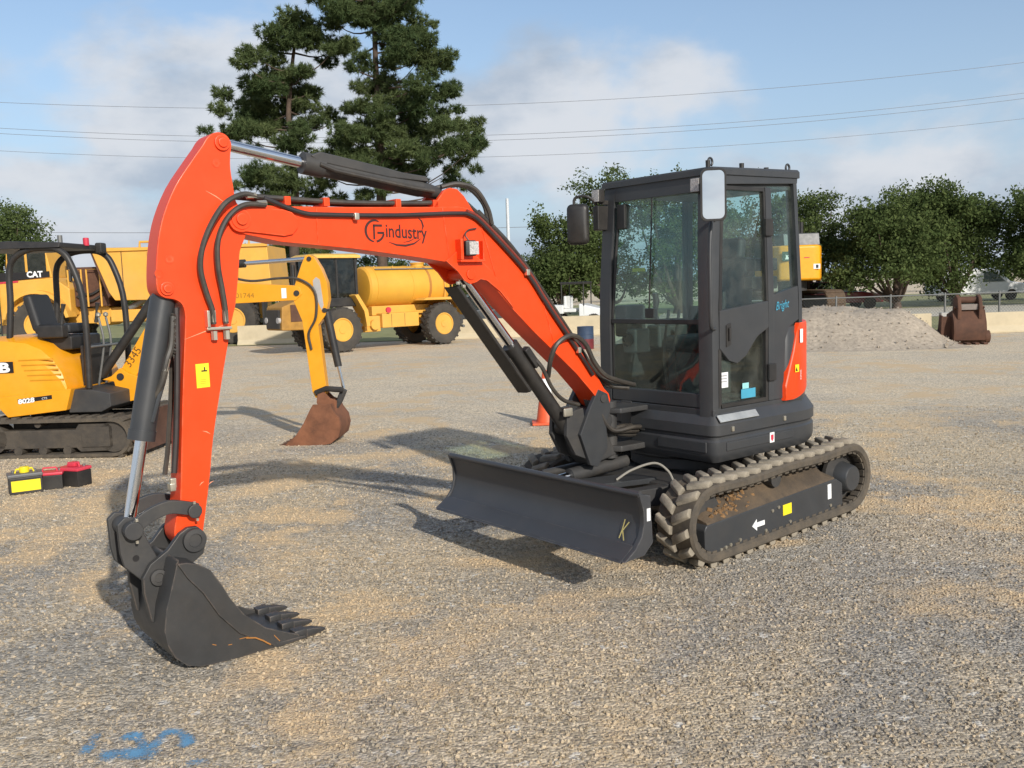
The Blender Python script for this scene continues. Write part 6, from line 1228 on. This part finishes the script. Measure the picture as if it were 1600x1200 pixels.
def oak_crown(lobes, n, size=(0.10, 0.20)):
    """lobes: (x,y,z,rx,rz); leaves gather in many small sprays on and inside each lobe"""
    vol = np.array([l[3] * l[3] for l in lobes]); cnt = (n * vol / vol.sum()).astype(int); out, tn = [], []
    for (x, y, z, rx, rz), c_ in zip(lobes, cnt):
        ns = max(8, c_ // 26); d = unit(ns); d[:, 2] = np.where(d[:, 2] < -0.75, -d[:, 2] * 0.6, d[:, 2])
        sc = np.array([rx, rx, rz]); rad = rng.random((ns, 1)) ** 0.38 * (1 + 0.16 * rng.normal(size=(ns, 1)))
        ctr = np.array([x, y, z]) + d * rad * sc
        for i in range(ns):
            m_ = 26; base = rng.random() * 0.55; o = ctr[i] + rng.normal(size=(m_, 3)) * np.array([0.20, 0.20, 0.15])
            a = unit(m_) ; b_ = np.cross(a, unit(m_)); b_ /= np.linalg.norm(b_, axis=1, keepdims=True) + 1e-6
            s_ = rng.uniform(size[0], size[1], (m_, 1))
            out.append(np.stack([o - a * s_ * .6, o + b_ * s_ * .33, o + a * s_ * .6, o - b_ * s_ * .33], 1)); tn.append(np.clip(base + rng.random(m_) * 0.45, 0, 1))
    return np.concatenate(out), np.concatenate(tn)
def limbs(mb, base, targets, r0, n=4):
    for t in targets:
        b_ = np.array(base, float); t = np.array(t, float); mid = b_ * .5 + t * .5 + np.array([0, 0, -0.12 * np.linalg.norm(t - b_)]) + rng.normal(size=3) * 0.12
        pts = smooth_path([b_, mid, t], n); mb.tube(pts, [r0 * (1 - 0.85 * i / (len(pts) - 1)) for i in range(len(pts))], 6)
# two tall pines, laid out clump by clump
KZ = 0.01236
def zp(X_, Y_): return (KZ * ((X_ - 915) - 0.034 * (Y_ - 373)), 14.82 - KZ * ((Y_ - 373) + 0.034 * (X_ - 915)))
pl = [(520,110,70),(460,140,60),(570,120,60),(410,190,50),(380,220,45),(450,220,70),(540,200,80),(620,210,80),(690,190,60),(640,260,50),(730,250,45),(720,290,30),(340,300,60),(400,290,60),(310,350,50),(380,360,70),(450,370,70),(540,350,55),(570,370,42),(250,410,60),(320,420,70),(400,440,80),(480,430,70),(560,430,55),(590,440,36),(170,470,50),(230,490,70),(300,500,70),(380,510,80),(460,500,60),(560,500,60),(640,520,45),(680,540,36),(180,560,50),(240,570,70),(320,580,80),(400,590,60),(560,580,55),(640,590,36),(130,620,50),(190,640,60),(270,650,70),(350,640,50),(250,700,50),(460,700,50),(500,720,60),(560,680,60),(540,630,50),(110,660,30),(350,850,70),(430,880,80),(500,900,70),(270,850,60),(240,880,50),(400,940,60),(560,940,60),(250,930,40),(300,960,50),(450,980,60),(350,1000,60),(520,800,60),(480,1020,60)]
prr = [(620,10,40),(680,60,60),(740,60,70),(800,40,80),(870,60,90),(940,40,80),(1010,20,60),(1080,30,60),(1140,50,45),(1180,70,30),(700,110,60),(770,120,70),(850,120,70),(960,120,80),(1040,100,70),(1110,90,50),(760,200,50),(800,250,42),(970,190,70),(1050,170,70),(1110,160,50),(1140,170,40),(1000,240,60),(1060,240,60),(1140,240,60),(1190,260,50),(1250,270,35),(860,310,42),(825,360,42),(880,350,38),(990,310,60),(1070,320,70),(1140,330,70),(1210,340,70),(1280,330,50),(1270,380,50),(1190,400,50),(960,390,50),(850,440,46),(900,430,60),(980,430,60),(760,510,34),(790,540,36),(840,540,50),(900,540,60),(1000,500,70),(1080,480,70),(1150,470,70),(1220,470,60),(1290,460,42),(1300,490,36),(860,600,60),(960,590,70),(1050,560,80),(1140,560,75),(1220,540,46),(1280,590,55),(1340,580,46),(1390,630,50),(1410,620,36),(760,660,55),(700,680,55),(820,680,70),(900,680,60),(990,660,80),(1080,650,80),(1170,640,70),(1250,650,60),(1330,670,55),(1390,690,46),(650,740,55),(720,750,70),(800,760,80),(880,770,70),(970,760,80),(1060,750,80),(1150,740,70),(1230,720,60),(1300,750,55),(1380,770,46),(1440,760,38),(1400,800,32),(760,820,60),(850,830,70),(940,850,70),(1030,830,70),(1100,830,60),(1180,800,60),(1270,810,46),(1330,800,38),(1290,880,46),(1340,890,38),(1100,880,60),(600,760,55),(620,820,60),(620,880,60),(700,960,40),(840,950,50),(960,940,40),(830,-60,80),(920,-80,90),(1000,-50,70),(760,-30,70),(900,-170,70),(960,-160,60),(880,-240,50),(930,-300,45)]
def pine(lst, trunk, bx, by, label):
    t = empty("pine_tree", (bx, by, 0.0)); tag(t, label, "tree", "two tall pines behind the yard")
    P = [zp(*q) for q in trunk]; P = [(x - (bx + 7.64), 0.0, z) for x, z in P]; P = [(P[0][0], 0, 0.0)] + P
    cl = []
    for (X_, Y_, r) in lst:
        x, z = zp(X_, Y_); dd = abs(x - (bx + 7.64) - np.interp(z, [p[2] for p in P], [p[0] for p in P]))
        half = 1.0 + 0.5 * dd
        cl.append((x - (bx + 7.64), rng.uniform(-half, half) * 1.3, z, r * KZ))
    tr, tn = pine_crown(cl); cr_ = link_mesh("crown", leaves_mesh("crown", tr, tn, PINE), t)
    mb = MB().tube(smooth_path(P, 4), [0.36 * (1 - 0.8 * i / (4 * (len(P) - 1))) for i in range(4 * (len(P) - 1) + 1)], 10); part("trunk", mb, BARK, t)
    br = MB(); xs, zs_ = [p[0] for p in P], [p[2] for p in P]
    for c in cl[::2]:
        zb = c[2] - 0.25 * abs(c[0] - np.interp(c[2], zs_, xs)) - 0.1; limbs(br, (np.interp(zb, zs_, xs), 0, zb), [c[:3]], 0.07, 3)
    tag(part("branches", br, BARK, t), kind="stuff")
pine(pl, [(480, 1200), (492, 1000), (484, 650), (468, 560), (490, 330), (520, 130)], -13.1, 59.0, "left and shorter of the two tall pines, leaning crown")
pine(prr, [(935, 1200), (938, 800), (934, 640), (930, 520), (920, 370), (915, 160), (905, -100), (915, -320)], -8.2, 58.0, "tallest pine tree, its top cut by the upper edge")
def oak(x, y, top, w, label, n=9000, trunk_h=None, lean=0.0, seed=0, dz=0.0, forks=5, size=(0.08, 0.19), low=1.5):
    t = empty("oak_tree", (x, y, 0.0)); tag(t, label, "tree", "broadleaf trees beyond the yard")
    rr_ = np.random.default_rng(seed); lob = []
    h = top - low; zc = low + h * .52
    lob.append((lean, 0, zc, w * .36, h * .44))
    for k in range(20):
        a = rr_.uniform(0, 2 * math.pi); q = rr_.uniform(0.45, 1.0); el = rr_.uniform(-1.0, 0.95)
        cx_ = lean + math.cos(a) * w * .40 * q * math.sqrt(1 - .55 * el * el); cy_ = math.sin(a) * w * .34 * q; cz_ = zc + el * h * .40
        lob.append((cx_, cy_, cz_, w * rr_.uniform(.12, .20), h * rr_.uniform(.13, .20)))
    q, tn = oak_crown(lob, int(n * 1.15), size); link_mesh("crown", leaves_mesh("crown", q, tn, OAK), t)
    mb = MB(); r0 = 0.035 * top
    mb.tube([(0, 0, -0.05), (0.04, 0, low * .5), (lean * .3, 0, low), (lean * .5, 0, zc)], [r0 * 1.25, r0, r0 * .9, r0 * .5], 10); part("trunk", mb, BARK, t)
    br = MB(); limbs(br, (lean * .2, 0, low * .8), [l[:3] for l in lob[1:1 + forks * 2]], r0 * .5); tag(part("branches", br, BARK, t), kind="stuff")
oak(19.9, 48.0, 6.3, 7.0, "broad dark oak centred behind the gravel heap", 36000, seed=1, low=0.4)
oak(23.4, 49.0, 5.8, 5.2, "oak right above the big rusty bucket", 24000, seed=2, low=0.5)
oak(27.6, 47.5, 6.5, 7.0, "oak cut by the right edge", 26000, seed=3, low=0.6)
oak(33.0, 50.0, 6.8, 7.0, "tree at the far right edge behind the other oaks", 16000, seed=16, low=0.5)
oak(16.4, 51.0, 6.2, 5.2, "tree right beside the cab above the large excavator", 14000, seed=4, low=0.9)
oak(2.9, 51.0, 5.6, 5.0, "bushy tree left of the cab behind the utility vehicle", 22000, seed=5, low=0.3)
oak(5.6, 53.5, 8.4, 5.4, "taller sparse tree just behind the cab's left mirror", 13000, seed=6, low=0.9)
oak(9.4, 52.0, 7.6, 6.6, "tree seen through the cab windscreen", 18000, seed=7, low=0.5)
oak(13.2, 54.0, 7.2, 6.0, "tree seen through the cab door glass", 16000, seed=8, low=0.5)
oak(-30.2, 56.0, 7.6, 7.0, "dark round tree at the left edge above the canopy", 20000, seed=9, low=1.0)
oak(-23.0, 62.0, 5.3, 6.4, "low tree behind the front of the dump truck", 11000, seed=10, low=0.3)
oak(-18.8, 63.0, 5.3, 5.6, "low tree peeping over the dump truck hopper", 10000, seed=11, low=0.3)
oak(-13.6, 62.0, 5.5, 5.6, "dark low tree between the hopper and the tanker cab", 15000, seed=12, low=0.3)
oak(-9.0, 66.0, 4.4, 5.4, "low tree behind the tanker cab", 10000, seed=13, low=0.3)
oak(-3.6, 66.0, 4.2, 5.6, "low tree behind the tank under the boom", 10000, seed=14, low=0.3)
oak(1.0, 70.0, 4.2, 5.6, "far low tree right of the boom under the light pole", 9000, seed=15, low=0.3)
# far wood closing the view at the horizon
lob = []
for x in np.concatenate([np.arange(-190, -75, 4.0), np.arange(-75, 80, 2.6), np.arange(80, 200, 4.0)]): lob.append((x + rng.uniform(-1, 1), 92 + rng.uniform(-4, 4), rng.uniform(1.0, 1.8), rng.uniform(1.8, 2.6), rng.uniform(1.2, 2.2)))
for x in np.arange(-60, 60, 3.0): lob.append((x + rng.uniform(-1, 1), -75 + rng.uniform(-4, 4), rng.uniform(2.0, 4.0), rng.uniform(2.0, 3.2), rng.uniform(2.0, 3.8)))
q, tn = oak_crown(lob, 85000, (0.22, 0.42)); tag(link_mesh("distant_wood", leaves_mesh("distant_wood", q, tn, OAK)), "low far wood along the horizon behind everything", "wood", kind="stuff")

# ---------------------------------------------------------------- blue spray marks on the gravel
pm = bpy.data.materials.new("blue_spray_paint"); pm.use_nodes = True
N, L = pm.node_tree.nodes, pm.node_tree.links
b_ = N['Principled BSDF']; b_.inputs['Roughness'].default_value = 0.8
geo = N.new("ShaderNodeNewGeometry"); nn = N.new("ShaderNodeTexNoise"); nn.inputs['Scale'].default_value = 110; nn.inputs['Detail'].default_value = 4; L.new(geo.outputs['Position'], nn.inputs['Vector'])
n3 = N.new("ShaderNodeTexNoise"); n3.inputs['Scale'].default_value = 9; L.new(geo.outputs['Position'], n3.inputs['Vector'])
ad = N.new("ShaderNodeMath"); ad.operation = 'ADD'; L.new(nn.outputs[0], ad.inputs[0]); L.new(n3.outputs[0], ad.inputs[1])
ed = N.new("ShaderNodeAttribute"); ed.attribute_name = "edge"
ad2 = N.new("ShaderNodeMath"); ad2.operation = 'MULTIPLY_ADD'; ad2.inputs[1].default_value = 0.55; L.new(ed.outputs['Fac'], ad2.inputs[0]); L.new(ad.outputs[0], ad2.inputs[2])
mr = N.new("ShaderNodeMapRange"); mr.inputs[1].default_value = 1.16; mr.inputs[2].default_value = 1.62; mr.inputs[4].default_value = 0.85; L.new(ad2.outputs[0], mr.inputs[0]); L.new(mr.outputs[0], b_.inputs['Alpha'])
cm = N.new("ShaderNodeMixRGB"); cm.inputs[1].default_value = (0.06, 0.22, 0.42, 1); cm.inputs[2].default_value = (0.18, 0.42, 0.62, 1); L.new(n3.outputs[0], cm.inputs[0]); L.new(cm.outputs[0], b_.inputs['Base Color'])
def spray(pts, w):
    P = [Vector(p) for p in smooth_path([(x, y, 0.0) for x, y in pts], 6)]; V_, E_ = [], []
    for i_, p in enumerate(P):
        t = (P[min(i_ + 1, len(P) - 1)] - P[max(i_ - 1, 0)]).normalized(); a_ = Vector((-t.y, t.x, 0)); en = min(i_, len(P) - 1 - i_) / 3
        for k, e in ((-1, 0.0), (-.5, 0.75), (0, 1.0), (.5, 0.75), (1, 0.0)): q_ = p + a_ * (w * k); V_.append((q_.x, q_.y, float(hgt(q_.x, q_.y)) + 0.0075)); E_.append(e * min(1, en))
    F_ = [(5 * i_ + k, 5 * i_ + k + 1, 5 * i_ + k + 6, 5 * i_ + k + 5) for i_ in range(len(P) - 1) for k in range(4)]
    o = MB().add(V_, F_).build("spray_mark", pm, ground, flat=True); at_ = o.data.attributes.new("edge", 'FLOAT', 'POINT'); at_.data.foreach_set('value', np.array(E_, dtype=np.float32))
spray([(-1.78, 3.583), (-1.80, 3.703), (-1.806, 3.808)], 0.035)
spray([(-1.681, 3.705), (-1.641, 3.754), (-1.548, 3.645), (-1.513, 3.683), (-1.503, 3.765), (-1.433, 3.739), (-1.382, 3.664), (-1.408, 3.612)], 0.04)
spray([(-1.726, 3.569), (-1.614, 3.591), (-1.438, 3.559)], 0.07)
spray([(-1.404, 3.491), (-1.153, 3.475)], 0.045)
